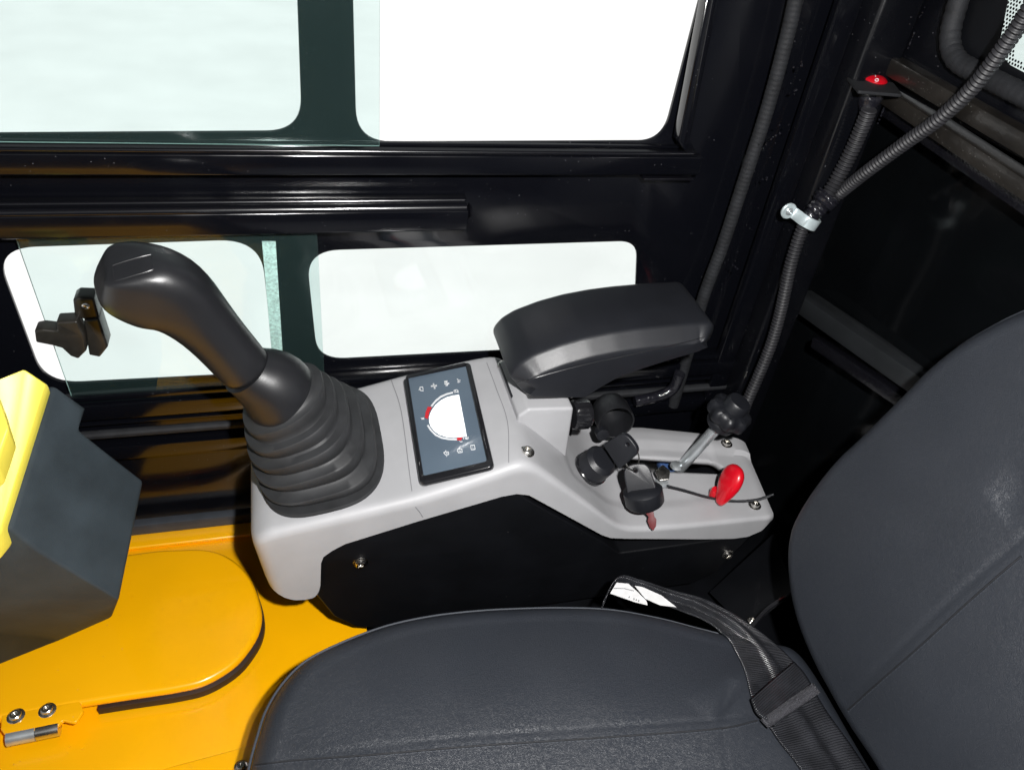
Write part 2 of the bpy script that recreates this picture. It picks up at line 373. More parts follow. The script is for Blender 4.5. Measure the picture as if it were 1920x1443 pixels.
# rear wall
rear = thing('cab_rear_wall', 'black rear wall of the cab with window ledge and lower cross rails', 'wall', (.8, .4, 0))
obj('lower_panel', box(.80, .806, -.1, .93, -.06, .735, .001, 1), M['rearpaint'], rear)
def bar(pa, pb, wd, hd, m, name='rail', bev=.003):
    t = (pb-pa); L = t.length; t.normalize(); s = t.cross(Z).normalized(); u = s.cross(t)
    bm = box(0, L, -wd/2, wd/2, -hd/2, hd/2, bev, 2)
    for v in bm.verts: c = v.co.copy(); v.co = pa+t*c.x+s*c.y+u*c.z
    return obj(name, bm, M[m], rear)
bar(atX(1672, 118, .752), atX(1990, 300, .752), .035, .022, 'ledge', 'window_ledge')
bar(atX(1668, 178, .758), atX(1990, 390, .758), .03, .020, 'ledge', 'window_ledge')
bar(atX(1672, 205, .77), atX(1990, 420, .77), .03, .018, 'grime', 'window_ledge')
bar(atX(1500, 560, .775), atX(1850, 800, .80), .034, .030, 'railgrey', 'cross_rail')
bar(atX(1530, 640, .76), atX(1800, 822, .79), .02, .018, 'grime', 'cross_rail')
# rear window opening: panel with hole, rubber seal, glass, dotted print
def rp(px, py, x=.752): p = atX(px, py, x); return (p.y, p.z)
hole = fillet([rp(1822, -60), rp(1772, 104), rp(2150, 290), rp(2300, -60)], [.03, .05, .05, .03], 10)
zt = atX(1700, 110, .752).z
obj('window_panel', sheet([(-.1, .735), (.93, .735), (.93, 1.32), (-.1, 1.32)], [hole], .006, .001, 1, (Y, Z), Vector((.757, 0, 0))), M['black2'], rear)
sp = [Vector((.748, a, b)) for a, b in hole]; sp.append(sp[0])
obj('window_seal', tube(resample(sp, .004), lambda s: .0115*(1+.05*math.sin(s*700)), 12, X), M['rubber2'], rear)
def inset(poly, d):
    c = Vector((sum(p[0] for p in poly)/len(poly), sum(p[1] for p in poly)/len(poly)))
    out = []
    for p in poly:
        v = Vector(p)-c; out.append(c+v*(1-d/v.length))
    return out
fr_in = fillet([rp(1916, -60), rp(1884, 108), rp(2150, 238), rp(2250, -60)], [.02, .035, .03, .03], 10)
gp = obj('window_pane', sheet(hole, (), .004, 0, 0, (Y, Z), Vector((.762, 0, 0))), M['glass'], rear, smooth=0)
obj('printed_border', sheet(hole, [fillet([rp(1893, -60), rp(1862, 96), rp(1885, 122), rp(2150, 262), rp(2280, -60)], [.02, .02, .02, .03, .03], 8)], .0006, 0, 0, (Y, Z), Vector((.7585, 0, 0))), M['panelblack'], gp, smooth=0)
dots = bmesh.new(); sp_ = .0042
from mathutils.geometry import intersect_point_line
def inside(pt, poly):
    x, y = pt; c = False
    for i in range(len(poly)):
        a, b = poly[i-1], poly[i]
        if (a[1] > y) != (b[1] > y) and x < (b[0]-a[0])*(y-a[1])/(b[1]-a[1])+a[0]: c = not c
    return c
ba = fillet([rp(1893, -60), rp(1862, 96), rp(1885, 122), rp(2150, 262), rp(2280, -60)], [.02, .02, .02, .03, .03], 8)
for i in range(-60, 240):
    for j in range(-60, 160):
        q = (.3+i*sp_*.5*2+(j % 2)*sp_*.5, .55+j*sp_*.866+.0)
        if .45 < q[0] < .80 and q[1] < .90 and inside(q, ba) and not inside(q, fr_in):
            b = bmesh.ops.create_circle(dots, cap_ends=True, radius=.0015, segments=7)
            for v in b['verts']: v.co = Vector((.7582, q[0]+v.co.x, q[1]+v.co.y))
obj('printed_dots', dots, M['panelblack'], gp, smooth=0)

roof = box(-1.0, .81, -.14, .93, 1.30, 1.33, .004)  # out of view, added to keep sun and sky light off the interior
o = obj('sun_blocking_roof', roof, M['black2']); tag(o, 'black roof plate added out of view to keep sun off the seat', 'roof')

o = obj('reflection_blocking_panel', box(-1.0, .80, -.26, -.245, -.06, .80, .003), M['black2']); tag(o, 'low black panel added out of view on the door side to darken reflections', 'wall')  # unseen panel, added so glossy paint does not mirror the bright ground

# deck
dk = thing('floor', 'glossy orange painted cab floor', 'floor', (-.2, .7, 0), kind='structure')
obj('deck_plate', box(-1.0, .058, -.2, .905, -.02, .0, .001), M['orange'], dk)
obj('deck_flange', box(-1.0, -.02, .872, .90, .0, .0065, .003, 3), M['orange'], dk)
obj('dark_floor', box(.0585, .80, -.2, .91, -.03, -.004, .001), M['panelblack'], dk)
a, b_ = atZ(300, 1443, .004), atZ(470, 1397, .004)
obj('floor_seam', sheet([(-.6, atZ(200, 1466, .004).y-.03), (a.x, a.y), (b_.x, b_.y), (.0, b_.y+.01), (.0, .2), (-.6, .2)], (), .006, .002, 2, (X, Y), Vector((0, 0, .003))), M['orange'], dk)

# raised pedal cover
pc = thing('floor_cover', 'raised orange cover plate with rounded end and dark rubber edge on the floor', 'cover plate', (-.2, .72, 0))
oc = [(-230, 1110), (240, 1040), (330, 1031), (395, 1032), (440, 1052), (472, 1088), (490, 1140), (487, 1180), (466, 1218), (436, 1250), (385, 1280), (330, 1294), (250, 1306), (160, 1320), (60, 1338), (-230, 1392)]
top = [atZ(px, py, .026) for px, py in oc]
topc = catmull([Vector((p.x, p.y, 0)) for p in top], 5)
obj('cover', sheet(XY(topc), (), .015, .0068, 5, (X, Y), Vector((0, 0, .0225))), M['orange'], pc)
und = [p for p in topc]
ub = [Vector((p.x, p.y, 0)) for p in topc if p.x > -.298]
obj('edge_rubber', sheet([(p[0]+.0012*(p[0]+.2)/.1, p[1]+(.0016 if p[1] > .75 else -.0022)) for p in XY(ub)], (), .0125, .0005, 1, (X, Y), Vector((.001, 0, .0078))), M['brown'], pc)
tabp = XY([atZ(px, py, .026) for px, py in ((5, 1320), (150, 1312), (158, 1335), (143, 1358), (118, 1352), (112, 1362), (12, 1381), (2, 1368))])
obj('hinge_tab', sheet(fillet(tabp, .006), (), .006, .002, 2, (X, Y), Vector((0, 0, .0262))), M['orange'], pc)
for px, py in ((30, 1342), (89, 1331)):
    screw(atZ(px, py, .0292), Z, .0075, pc, 'steel', 'bolt')
hp = [atZ(14, 1384, .02), atZ(112, 1364, .02)]
obj('hinge_pin', tube([hp[0], hp[0]+(hp[1]-hp[0])*.55], .0095, 16), M['zinc'], pc)
obj('hinge_pin', tube([hp[0]+(hp[1]-hp[0])*.56, hp[1]], .0095, 16), M['steel'], pc)
br = thing('floor_bolt', 'tiny bolt head peeking out beside the front corner of the seat', 'bolt', atZ(452, 1436, .01))
screw(atZ(452, 1436, .008), Z, .006, br, 'steel', 'bolt_head')

# yellow and black box
bx = thing('pedal_box', 'black and yellow moulded box standing over the orange floor cover', 'box', (-.35, .8, 0))
def P(px, py, z): return atZ(px, py, z)
_a, _b, _e = P(222, 1126, .182), P(268, 900, .242), P(103, 722, .392)
_n = (_b-_a).cross(_e-_a).normalized()
def bpp(px, py): return atPlane(px, py, _a, _n)
A = {'E': _e, 'D': bpp(153, 768), 'Cc': bpp(148, 808), 'B': _b, 'A': _a, 'F': bpp(71, 1032), 'G': bpp(20, 990), 'A2': P(210, 1156, .03), 'H': P(110, 1202, .03), 'I': P(-60, 1262, .03)}
J = P(-120, 1130, .15)
def poly(faces, m, name, bev=.004, thick=None, parent=bx):
    bm = bmesh.new(); vs = {}
    for f in faces:
        r = []
        for p in f:
            k = tuple(round(c, 5) for c in p)
            if k not in vs: vs[k] = bm.verts.new(p)
            r.append(vs[k])
        bm.faces.new(r)
    bmesh.ops.recalc_face_normals(bm, faces=bm.faces)
    if bev: bmesh.ops.bevel(bm, geom=[e for e in bm.edges if len(e.link_faces) == 2], offset=bev, segments=3, affect='EDGES', profile=.5)
    return obj(name, bm, M[m], parent, smooth=50)
dlow = lambda p, z=.03: Vector((p.x, p.y, z))
Bb = P(236, 1010, .03); far = lambda p: Vector((p.x-.01, .885, p.z-.03))
K = Vector((-.62, A['I'].y, .04)); K2 = Vector((-.62, A['G'].y-.02, A['G'].z-.02)); FB = Vector((-.62, .88, .05)); FT = Vector((-.62, .86, .30))
Eb = P(105, 800, .26); 
poly([[A['E'], A['D'], A['Cc'], A['B'], A['A'], A['F'], A['G']],
      [A['G'], A['F'], A['A'], A['A2'], A['H'], A['I'], K, K2],
      [A['A'], A['B'], Bb, A['A2']],
      [A['Cc'], A['D'], A['E'], Eb], [A['Cc'], Eb, Bb, A['B']],
      [A['A2'], Bb, Eb, FB, K, A['I'], A['H']],
      [A['E'], A['G'], K2, FT], [A['E'], FT, FB, Eb], [K, FB, FT, K2]], 'boxblack', 'lower_shell', .004)
# yellow hood on top
yn = (A['D']-A['G']).cross(A['E']-A['G']).normalized()
up_ = Vector((-.35, -.35, .87)).normalized()
lift = Vector((-.004, -.004, .006))
E1, G1 = A['E']+lift, A['G']+lift
G2 = P(-2, 1016, A['G'].z)+lift
T1 = P(47, 688, .427); T2 = P(-90, 742, .422); T3 = P(-170, 1010, .312)
lo = lambda p: p-Vector((0, 0, .03))
poly([[E1, T1, T2, T3, G2, G1], [lo(E1), lo(G1), lo(G2), lo(T3), lo(T2), lo(T1)], [E1, lo(E1), lo(T1), T1], [T1, lo(T1), lo(T2), T2], [T2, lo(T2), lo(T3), T3],
      [T3, lo(T3), lo(G2), G2], [G2, lo(G2), lo(G1), G1], [G1, lo(G1), lo(E1), E1]], 'yellow', 'hood', .004)
r0 = P(-60, 742, .352); 
poly([[P(-3, 738, .437), P(16, 800, .424), P(-6, 868, .402), P(-90, 930, .392), P(-120, 760, .437)],
      [lo(P(-3, 738, .437)), lo(P(-120, 760, .437)), lo(P(-90, 930, .392)), lo(P(-6, 868, .402)), lo(P(16, 800, .424))],
      [P(-3, 738, .437), lo(P(-3, 738, .437)), lo(P(16, 800, .424)), P(16, 800, .424)], [P(16, 800, .424), lo(P(16, 800, .424)), lo(P(-6, 868, .402)), P(-6, 868, .402)],
      [P(-6, 868, .402), lo(P(-6, 868, .402)), lo(P(-90, 930, .392)), P(-90, 930, .392)], [P(-90, 930, .392), lo(P(-90, 930, .392)), lo(P(-120, 760, .437)), P(-120, 760, .437)],
      [P(-120, 760, .437), lo(P(-120, 760, .437)), lo(P(-3, 738, .437)), P(-3, 738, .437)]], 'yellow', 'hood_ridge', .003)

# ================================================================== control console
con = thing('control_console', 'grey and black side console carrying the joystick, display and levers', 'console', (.3, .75, 0))
YN = .641
NEAR = [(-.078, .250), (-.066, .264), (.046, .285), (.117, .298), (.182, .318), (.235, .338), (.250, .341), (.262, .336), (.277, .323), (.336, .265), (.395, .206), (.413, .194), (.44, .188), (.513, .182), (.68, .176)]
FAR = [(-.078, .262), (.056, .296), (.135, .317), (.227, .336), (.262, .341), (.275, .335), (.30, .310), (.345, .265), (.402, .208), (.43, .192), (.513, .184), (.70, .176)]
YF = [(-.078, .871), (.28, .871), (.40, .866), (.52, .855), (.70, .803)]
ZL = [(-.09, .165), (-.070, .158), (-.058, .142), (-.045, .133), (-.028, .130), (-.014, .134), (-.006, .142), (-.0035, .156), (-.0105, .192)]
def zlow(x):
    if x < -.0035: return interp(x, [(-.09, .165), (-.070, .150), (-.060, .139), (-.048, .133), (-.030, .131), (-.016, .133), (-.008, .141), (-.0035, .156)])
    return interp(x, [(-.0035, .156), (-.0015, .195), (.003, .212), (.014, .222), (.03, .232), (.118, .258), (.225, .287), (.245, .289), (.262, .284), (.38, .186), (.395, .177), (.42, .171), (.55, .146), (.60, .138), (.625, .138), (.645, .148), (.655, .165)])
def ztop(x, y):
    s = (y-YN)/(.871-YN); return interp(x, NEAR)*(1-s)+interp(x, FAR)*s
def sm(x, y):   # slightly smoothed top
    return sum(ztop(x+d, y) for d in (-.012, -.006, 0, .006, .012))/5
xs = [-.082, -.0815, -.080, -.077, -.073, -.068, -.062]
x = -.056
while x < .655: xs.append(x); x += .0035
xs += [.657, .660]
rings = []
for x in xs:
    f = 0 if x > -.062 else ((-.062-x)/.02)
    ins = .03*(1-math.sqrt(max(0, 1-f*f)))
    drop = .018*(1-math.sqrt(max(0, 1-f*f)))
    fe = 0 if x < .645 else (x-.645)/.015
    ins2 = .006*fe*fe; drop += .004*fe*fe
    yn, yf = YN+ins+ins2, interp(x, YF)-ins-ins2
    ring = []
    r = .013 if x < .25 else interp(x, [(.25, .013), (.36, .008), (.66, .006)])
    def pt(y, z):
        sk = interp(x, [(.5, 0), (.66, .030)])*(y-YN)/.165
        sk += .13*max(0, .25-z)*max(0, min(1, (.0-x)/.06))
        return Vector((x+sk, y, z))
    zt_n, zt_f = sm(x, yn+r)-drop, sm(x, yf-r)-drop
    zl = max(zlow(x), .12) if f < .9 else .17
    zl = min(zl, zt_n-r-.004)
    nz = 8
    for k in range(nz): ring.append(pt(yn - .0, zl+(zt_n-r-zl)*k/nz))
    for k in range(7):
        a = k/6*math.pi/2; ring.append(pt(yn+r-r*math.cos(a), zt_n-r+r*math.sin(a)))
    for k in range(1, 24):
        y = yn+r+(yf-yn-2*r)*k/24; z = sm(x, y)-drop
        # recessed centre of the rear slope and platform
        inn = min(max((y-(YN+.045))/.004, 0), 1)
        z -= .0035*inn*min(max((x-.335)/.01, 0), 1)*(1-min(max((x-.60)/.004, 0), 1))
        # step of the rear edge strip along the wall
        z += .006*min(max((y-(yf-.045))/.004, 0), 1)*min(max((x-.44)/.03, 0), 1)
        ring.append(pt(y, z))
    for k in range(7):
        a = math.pi/2-k/6*math.pi/2; ring.append(pt(yf-r+r*math.cos(a), zt_f-r+r*math.sin(a)))
    ring.append(pt(yf, zt_f-.04)); ring.append(pt(yf-.006, zt_f-.04)); tk = .022 if x < .40 else .0125; ring.append(pt(yf-.006, zt_f-tk)); ring.append(pt(yn+.012, zt_n-tk))
    ring.append(pt(yn+.006, zl+.002)); ring.append(pt(yn+.003, zl-.0005))
    rings.append(ring)
cover = obj('top_cover', loft(rings), M['grey'], con, smooth=38)
# slot cut through the rear platform
s1 = fillet(XY([P(1150, 852, .184), P(1338, 858, .184), P(1374, 882, .184), P(1150, 877, .184)]), [.002, .012, .004, .002], 6)
cut = obj('cutter', sheet(s1, (), .08, 0, 0, (X, Y), Vector((0, 0, .18))), M['void'])
md = cover.modifiers.new('b', 'BOOLEAN'); md.object = cut; md.operation = 'DIFFERENCE'; md.solver = 'EXACT'
dg = bpy.context.evaluated_depsgraph_get(); dg.update()
me = bpy.data.meshes.new_from_object(cover.evaluated_get(dg)); cover.modifiers.clear(); cover.data = me
bpy.data.objects.remove(cut)
p = P(1283, 868, .15)
obj('blue_connector', box(P(1230, 866, .15).x, P(1247, 866, .15).x, .76, .80, .145, .158, .002), M['blue'], con)
# body
prof = [(-.020, .20), (-.018, .15), (.012, .075), (.04, .045), (.075, .030), (.565, .028), (.60, .045), (.648, .150), (.645, .150), (.62, .13), (.42, .13), (.39, .16), (.262, .27), (.245, .29), (.02, .235)]
ymid = (YN+.007+.80)/2
obj('side_panel', sheet(fillet(prof, .012, 4), (), .80-YN-.007, .003, 2, (X, Z), Vector((0, ymid, 0))), M['panelblack'], con)
obj('inner_frame', box(.02, .38, .802, .86, -.01, .27, .003), M['panelblack'], con)
obj('pedestal', box(.09, .55, .67, .85, -.01, .04, .003), M['panelblack'], con)
# seam lines of the cover (thin grooves)
def strip_on(pts, wd, m, name, lift=.0006, parent=con):
    path = catmull(pts, 6); fr = []
    bm = bmesh.new(); prev = None
    for i, q in enumerate(path):
        t = (path[min(i+1, len(path)-1)]-path[max(i-1, 0)]); t.z = 0; t.normalize(); s = Vector((-t.y, t.x, 0))*wd/2
        a, b = q+s, q-s
        va, vb = bm.verts.new((a.x, a.y, sm(a.x, a.y)+lift)), bm.verts.new((b.x, b.y, sm(b.x, b.y)+lift))
        if prev: bm.faces.new((prev[0], va, vb, prev[1]))
        prev = (va, vb)
    return obj(name, bm, m, parent, smooth=60)
M['seam'] = mat('dusty_seam', (.20, .20, .21), .7)
M['seamlight'] = mat('pale_edge', (.60, .61, .64), .5)
strip_on([P(733, 712, .31), P(752, 780, .30), P(768, 900, .292), P(772, 930, .290)], .0011, M['seam'], 'cover_seam')
strip_on([P(912, 684, .335), P(930, 740, .33), P(950, 800, .33), P(952, 880, .325)], .0009, M['seam'], 'cover_seam')
def side_line(pts, name):
    q = [atY(a, b, YN-.0002) for a, b in pts]; return obj(name, tube(catmull(q, 4), .0005, 5), M['seam'], con)
side_line([(779, 950), (787, 960), (793, 969)], 'cover_seam')
# armrest block
blk = []
obj('armrest_block', sheet(fillet([(.262, .27), (.342, .255), (.338, .352), (.275, .356), (.262, .345)], [0, .002, .006, .008, .006], 5), (), .115, .004, 3, (X, Z), Vector((0, .782, 0))), M['grey'], con)
for (px, py, fn, nr) in ((988, 847, lambda: P(988, 847, .336), Vector((.05, -.1, 1))), (1415, 947, lambda: P(1415, 947, .1785), Z), (1362, 832, lambda: P(1362, 832, .184), Z),
                         (676, 1054, lambda: atY(676, 1054, YN+.0066), -Y), (1364, 1038, lambda: atY(1364, 1038, YN+.0066), -Y), (945, 685, lambda: P(945, 685, .342), Z)):
    screw(fn(), nr, .0072, con)

# display
dc = [P(757, 708, .322), P(880, 678, .343), P(925, 873, .330), P(788, 906, .305)]
dc = []
for px, py in ((757, 708), (880, 678), (925, 873), (788, 906)):
    z = .31
    for _ in range(20):
        p = P(px, py, z); z = ztop(p.x, p.y)
    dc.append(P(px, py, z))
du = ((dc[1]-dc[0])+(dc[2]-dc[3])).normalized(); dv = ((dc[0]-dc[3])+(dc[1]-dc[2])).normalized()
dn_ = du.cross(dv).normalized(); dv = dn_.cross(du)
do = (dc[0]+dc[1]+dc[2]+dc[3])/4 + dn_*.002
disp = thing('gauge_display', 'slate blue gauge panel with white half dial and warning icons in a black bezel', 'display', do)
def dl(px, py):      # photo pixel -> display plane coordinates
    p = atPlane(px, py, do+dn_*.006, dn_)-do; return (p.dot(du), p.dot(dv))
def dsheet(pts, z, th, m, name, holes=(), bev=0, parent=disp):
    return obj(name, sheet(pts, holes, th, bev, 3, (du, dv), do+dn_*z), M[m], parent, smooth=30 if bev else 0)
outer = fillet([dl(755, 709), dl(881, 677), dl(927, 874), dl(787, 907)], .008, 6)
inner = fillet([dl(766, 707+2), dl(874, 684), dl(912, 862), dl(794, 890)], .003, 4)
inner = fillet([dl(765, 705), dl(872, 682), dl(912, 863), dl(794, 890)], .003, 4)
obj('bezel', sheet(outer, [inner], .0085, .0028, 3, (du, dv), do+dn_*.0022), M['plastic_gloss'], disp)
scr = dsheet(fillet([dl(763.5, 707), dl(874, 684), dl(914, 865), dl(793, 892)], .003), .0025, .002, 'screen', 'screen')
# half dial: traced on the screen plane
def spx(pts, z=.0042, th=.0004, m='white', name='dial', parent=None, holes=()):
    return dsheet([dl(*q) for q in pts], z, th, m, name, holes, parent=parent or scr)
cx_, cy_ = 866, 781
def zp(x, y): return (740+x/5.154, 650+y/5.154)    # from an enlarged view of the panel
dial = [zp(x, y) for x, y in ((620, 455), (560, 462), (500, 478), (440, 510), (390, 555), (352, 610), (330, 665), (330, 715), (345, 760), (380, 805), (430, 840), (500, 862), (570, 868), (640, 862), (695, 855))]
spx(dial, name='dial', m='lit')
def band(pts_out, pts_in, m, name): spx([zp(*p) for p in pts_out]+[zp(*p) for p in pts_in[::-1]], m=m, name=name)
band([(560, 425), (500, 440), (440, 465), (390, 505), (345, 560)], [(562, 440), (505, 455), (450, 480), (400, 520), (356, 570)], 'white', 'dial_arc')
band([(318, 568), (298, 620), (288, 675)], [(358, 575), (332, 625), (318, 688)], 'redprint', 'dial_arc')
band([(308, 752), (340, 800), (390, 850), (450, 878), (520, 890), (600, 893)], [(324, 744), (355, 792), (400, 836), (455, 862), (525, 875), (600, 878)], 'white', 'dial_arc')
band([(600, 893), (640, 892)], [(600, 866), (655, 862)], 'redprint', 'dial_arc')
def stroke(segs, wd=3.2):
    out = []
    for (a, b) in segs:
        a, b = Vector(a), Vector(b); t = (b-a).normalized(); s = Vector((-t.y, t.x))*wd
        out.append(sheet([dl(*zp(*q)) for q in (a+s, b+s, b-s, a-s)], (), .0004, 0, 0, (du, dv), do+dn_*.0042))
    return join(out)
def icon(segs, wd=3.2): obj('icon', stroke(segs, wd), M['white'], scr, smooth=0)
icon([((240, 382), (268, 378)), ((240, 382), (246, 414)), ((246, 414), (276, 414)), ((268, 378), (272, 404)), ((236, 398), (232, 410))])
icon([((348, 372), (406, 366)), ((372, 348), (384, 390)), ((356, 366), (364, 374)), ((394, 362), (402, 372)), ((368, 352), (380, 350)), ((376, 390), (392, 388))], 7)
icon([((476, 330), (508, 322)), ((478, 348), (524, 344)), ((490, 365), (512, 358)), ((500, 322), (496, 366))], 6)
icon([((600, 300), (612, 312)), ((606, 320), (634, 312)), ((604, 334), (632, 326)), ((612, 306), (618, 340))], 2.4)
icon([((570, 412), (600, 404)), ((574, 432), (606, 426)), ((570, 412), (576, 434)), ((600, 404), (610, 428)), ((584, 410), (590, 430)), ((612, 412), (610, 436))], 3)
icon([((250, 678), (284, 690)), ((256, 692), (282, 674)), ((268, 676), (270, 692))], 2.6)
icon([((662, 868), (666, 884)), ((676, 872), (690, 868)), ((680, 882), (706, 876)), ((690, 862), (698, 886)), ((706, 858), (708, 880))], 4)
icon([((624, 900), (634, 908)), ((634, 908), (654, 904))], 3)
icon([((470, 1012), (490, 1036)), ((490, 1036), (520, 1030)), ((520, 1030), (518, 1006)), ((518, 1006), (488, 1004)), ((488, 1004), (470, 1012)), ((496, 1016), (506, 1022)), ((486, 996), (494, 994)), ((496, 1048), (504, 1046))])
icon([((604, 982), (644, 974)), ((644, 974), (652, 1008)), ((652, 1008), (610, 1014)), ((604, 982), (612, 1012)), ((620, 994), (636, 998)), ((600, 1000), (606, 999)), ((616, 968), (632, 964))])
icon([((730, 944), (768, 938)), ((768, 938), (776, 980)), ((776, 980), (738, 986)), ((730, 944), (738, 984)), ((750, 952), (752, 956)), ((752, 968), (756, 972)), ((730, 962), (738, 962))])

# ================================================================== joystick
joy = thing('joystick', 'thick black joystick with bulbous grip and ribbed rubber bellows on the console', 'joystick', (.007, .765, .28))
def px_r(p, rpx):   # a picture radius at the depth of p
    d = (p-CAM); depth = to_world(Vector((0, 0, 1))).dot(d); return rpx*depth/F
Bc = Vector((.011, .766, .2805)); Bn = Vector((-.185, -.035, 1)).normalized()
T = atY(527, 742, .755); Tn = (atY(450, 660, .75)-T).normalized()
def sup(c, u, v, ru, rv, n=64, e=2.6, k=0):
    out = []
    for i in range(n):
        a = 2*math.pi*i/n; ca, sa = math.cos(a), math.sin(a)
        out.append(c+u*(math.copysign(abs(ca)**(2/e), ca)*ru)+v*(math.copysign(abs(sa)**(2/e), sa)*rv))
    return out
def uv_from(n): v = (Y-n*Y.dot(n)).normalized(); return v.cross(n).normalized(), v
rings = []
# flange on the console
u, v = uv_from(Bn)
for h, s in ((-.004, 1.0), (.003, 1.0), (.006, .985), (.006, .93)):
    rings.append(sup(Bc+Bn*h, u, v, .0805*s, .113*s, e=3.0))
steps = [(.0, .87), (.04, .90), (.09, .925), (.115, .915), (.125, .80), (.15, .785), (.21, .83), (.29, .862), (.315, .85), (.325, .74), (.35, .725), (.41, .765), (.49, .792), (.515, .78), (.525, .67), (.55, .655), (.61, .69), (.69, .717), (.715, .705), (.725, .60), (.75, .59), (.81, .62), (.89, .642), (.92, .635), (.935, .56), (.96, .535), (1.0, .51)]
for s, k in steps:
    n = (Bn*(1-s)+Tn*s).normalized(); u, v = uv_from(n)
    c = Bc+Bn*.006 + (T-Bc)*s + Vector((-.005, 0, 0))*math.sin(math.pi*s)
    e = 3.3*(1-s)+2.1*s
    ru = (.0825+.0045*s)*k; rv = .113*k*(1-s)+.090*k*s*1.12
    rings.append(sup(c, u, v, ru*(1-.02*s), rv*(1-.20*s), e=e))
obj('bellows', loft(rings), M['rubber'], joy, smooth=50)
# sleeve
S1 = atY(462, 693, .75)
rings = []
for s, r in ((0, .0465), (.04, .0467), (.25, .0445), (.5, .0410), (.75, .0365), (.95, .0322), (1.0, .0315), (1.0, .028)):
    c = T+(S1-T)*s+Vector((.004, 0, .004))*math.sin(math.pi*s); u, v = uv_from((S1-T).normalized()); rings.append(sup(c, u, v, r, r, e=2))
obj('sleeve', loft(rings), M['gripm'], joy, smooth=50)
# grip
gc = [((466, 697), 46, 46, 2), ((459, 689), 49, 49, 2), ((434, 661), 51, 50, 2), ((410, 634), 53, 51, 2), ((386, 608), 57, 53, 2.05), ((363, 585), 63, 55, 2.2), ((341, 565), 70, 58, 2.4), ((318, 550), 76, 61, 2.7),
      ((292, 540), 77, 63, 3.0), ((266, 533), 75, 63, 3.2), ((240, 528), 71, 61, 3.2), ((218, 526), 66, 58, 3.1), ((202, 526), 59, 52, 2.9), ((190, 525), 46, 43, 2.6), ((183, 524), 28, 27, 2.2), ((180, 524), 9, 9, 2)]
path = [atY(px, py, .75-.012*i/15) for i, ((px, py), *_) in enumerate(gc)]
rings = []
for i, (p, g) in enumerate(zip(path, gc)):
    t = (path[min(i+1, len(path)-1)]-path[max(i-1, 0)]).normalized(); v = (Y-t*Y.dot(t)).normalized(); u = v.cross(t)
    rings.append(sup(p, u, v, px_r(p, g[1]), px_r(p, g[2]), e=g[3]))
fn_ = ((CAM-path[9]).normalized()*.55+Vector((-.30, -.05, .75))).normalized()
fp_ = path[10]+fn_*px_r(path[10], 50)
for rg_ in rings[5:]:
    for p in rg_:
        d_ = (p-fp_).dot(fn_)
        if d_ > 0: p -= fn_*d_*.85
gb = loft(rings)
grip = obj('grip', gb, M['gripm'], joy, smooth=180)
sbm = grip.modifiers.new('s', 'SUBSURF'); sbm.levels = sbm.render_levels = 1
# embossed rectangle on the head: thin raised frame laid on the surface by ray-cast
bpy.context.view_layer.update(); dg = bpy.context.evaluated_depsgraph_get()
from mathutils.bvhtree import BVHTree
def bvh_of(o):
    dg = bpy.context.evaluated_depsgraph_get(); dg.update(); return BVHTree.FromObject(o, dg)
def on_surface(bv, px, py, off, base=Vector((0, 0, 0))):
    d = ray(px, py).normalized(); h = bv.ray_cast(CAM-base, d)
    return (h[0]+base+h[1]*off, h[1]) if h[0] is not None else (None, None)
bv = bvh_of(grip)
loop = catmull([Vector(p) for p in ((212, 500, 0), (214, 497, 0), (245, 487, 0), (280, 478, 0), (284, 481, 0), (287, 500, 0), (285, 506, 0), (250, 517, 0), (218, 526, 0), (214, 522, 0), (212, 500, 0))], 4)
lw = [on_surface(bv, q.x, q.y, .0001)[0] for q in loop]
lw = [q for q in lw if q]
if len(lw) > 4: obj('emblem_frame', tube(lw, .0006, 6), M['gripm'], grip)
grip.data.update()

# ================================================================== armrest
arm = thing('armrest', 'chunky dark grey padded armrest above the console', 'armrest', (.33, .79, .35))
topp = [atY(px, py, .752) for px, py in ((962, 694), (975, 680), (1000, 665), (1050, 646), (1100, 632), (1150, 622), (1200, 615), (1270, 608), (1335, 604))]
bot = [atY(px, py, .745) for px, py in ((1346, 618), (1335, 645), (1305, 660), (1250, 676), (1200, 692), (1155, 708), (1120, 728), (1092, 746), (985, 744), (957, 712))]
apoly = XZ(topp)+XZ(bot)
apoly = fillet(apoly, .012, 4)
P3 = [Vector((p[0], p[1], 0)) for p in apoly]; P3 = resample(P3+[P3[0]], .0028)[:-1]
P3 = [(P3[i-2]+P3[i-1]*2+P3[i]*3+P3[(i+1) % len(P3)]*2+P3[(i+2) % len(P3)])/9 for i in range(len(P3))]
spa, spb = Vector((.297, .392, 0)), Vector((.503, .438, 0))
def asec(y, d):
    out = []
    for q in P3:
        t = max(0, min(1, (q-spa).dot(spb-spa)/(spb-spa).length_squared)); c = spa.lerp(spb, t); w_ = q.y > c.y-.01 or q.x < .27
        dd = d if w_ else d*.45
        v = c-q; q2 = q+v.normalized()*min(dd, v.length*.9); out.append(Vector((q2.x, y, q2.y)))
    return out
secs = [(.7345, .030), (.735, .021), (.7365, .0185), (.7385, .0165), (.750, .0035), (.7525, .0012), (.756, 0), (.80, -.0006), (.85, -.0002), (.856, .0008), (.860, .004), (.864, .010), (.865, .014)]
obj('pad', loft([asec(y, d) for y, d in secs]), M['plastic'], arm, smooth=40)
bva = bvh_of(bpy.data.objects['pad'])
sm_ = [on_surface(bva, q.x, q.y, .0001)[0] for q in catmull([Vector(q) for q in ((968, 718, 0), (990, 712, 0), (1050, 695, 0), (1120, 678, 0), (1200, 661, 0), (1270, 645, 0), (1332, 629, 0))], 6)]
obj('seam', tube([q for q in sm_ if q], .0005, 6), M['bead'], bpy.data.objects['pad'])
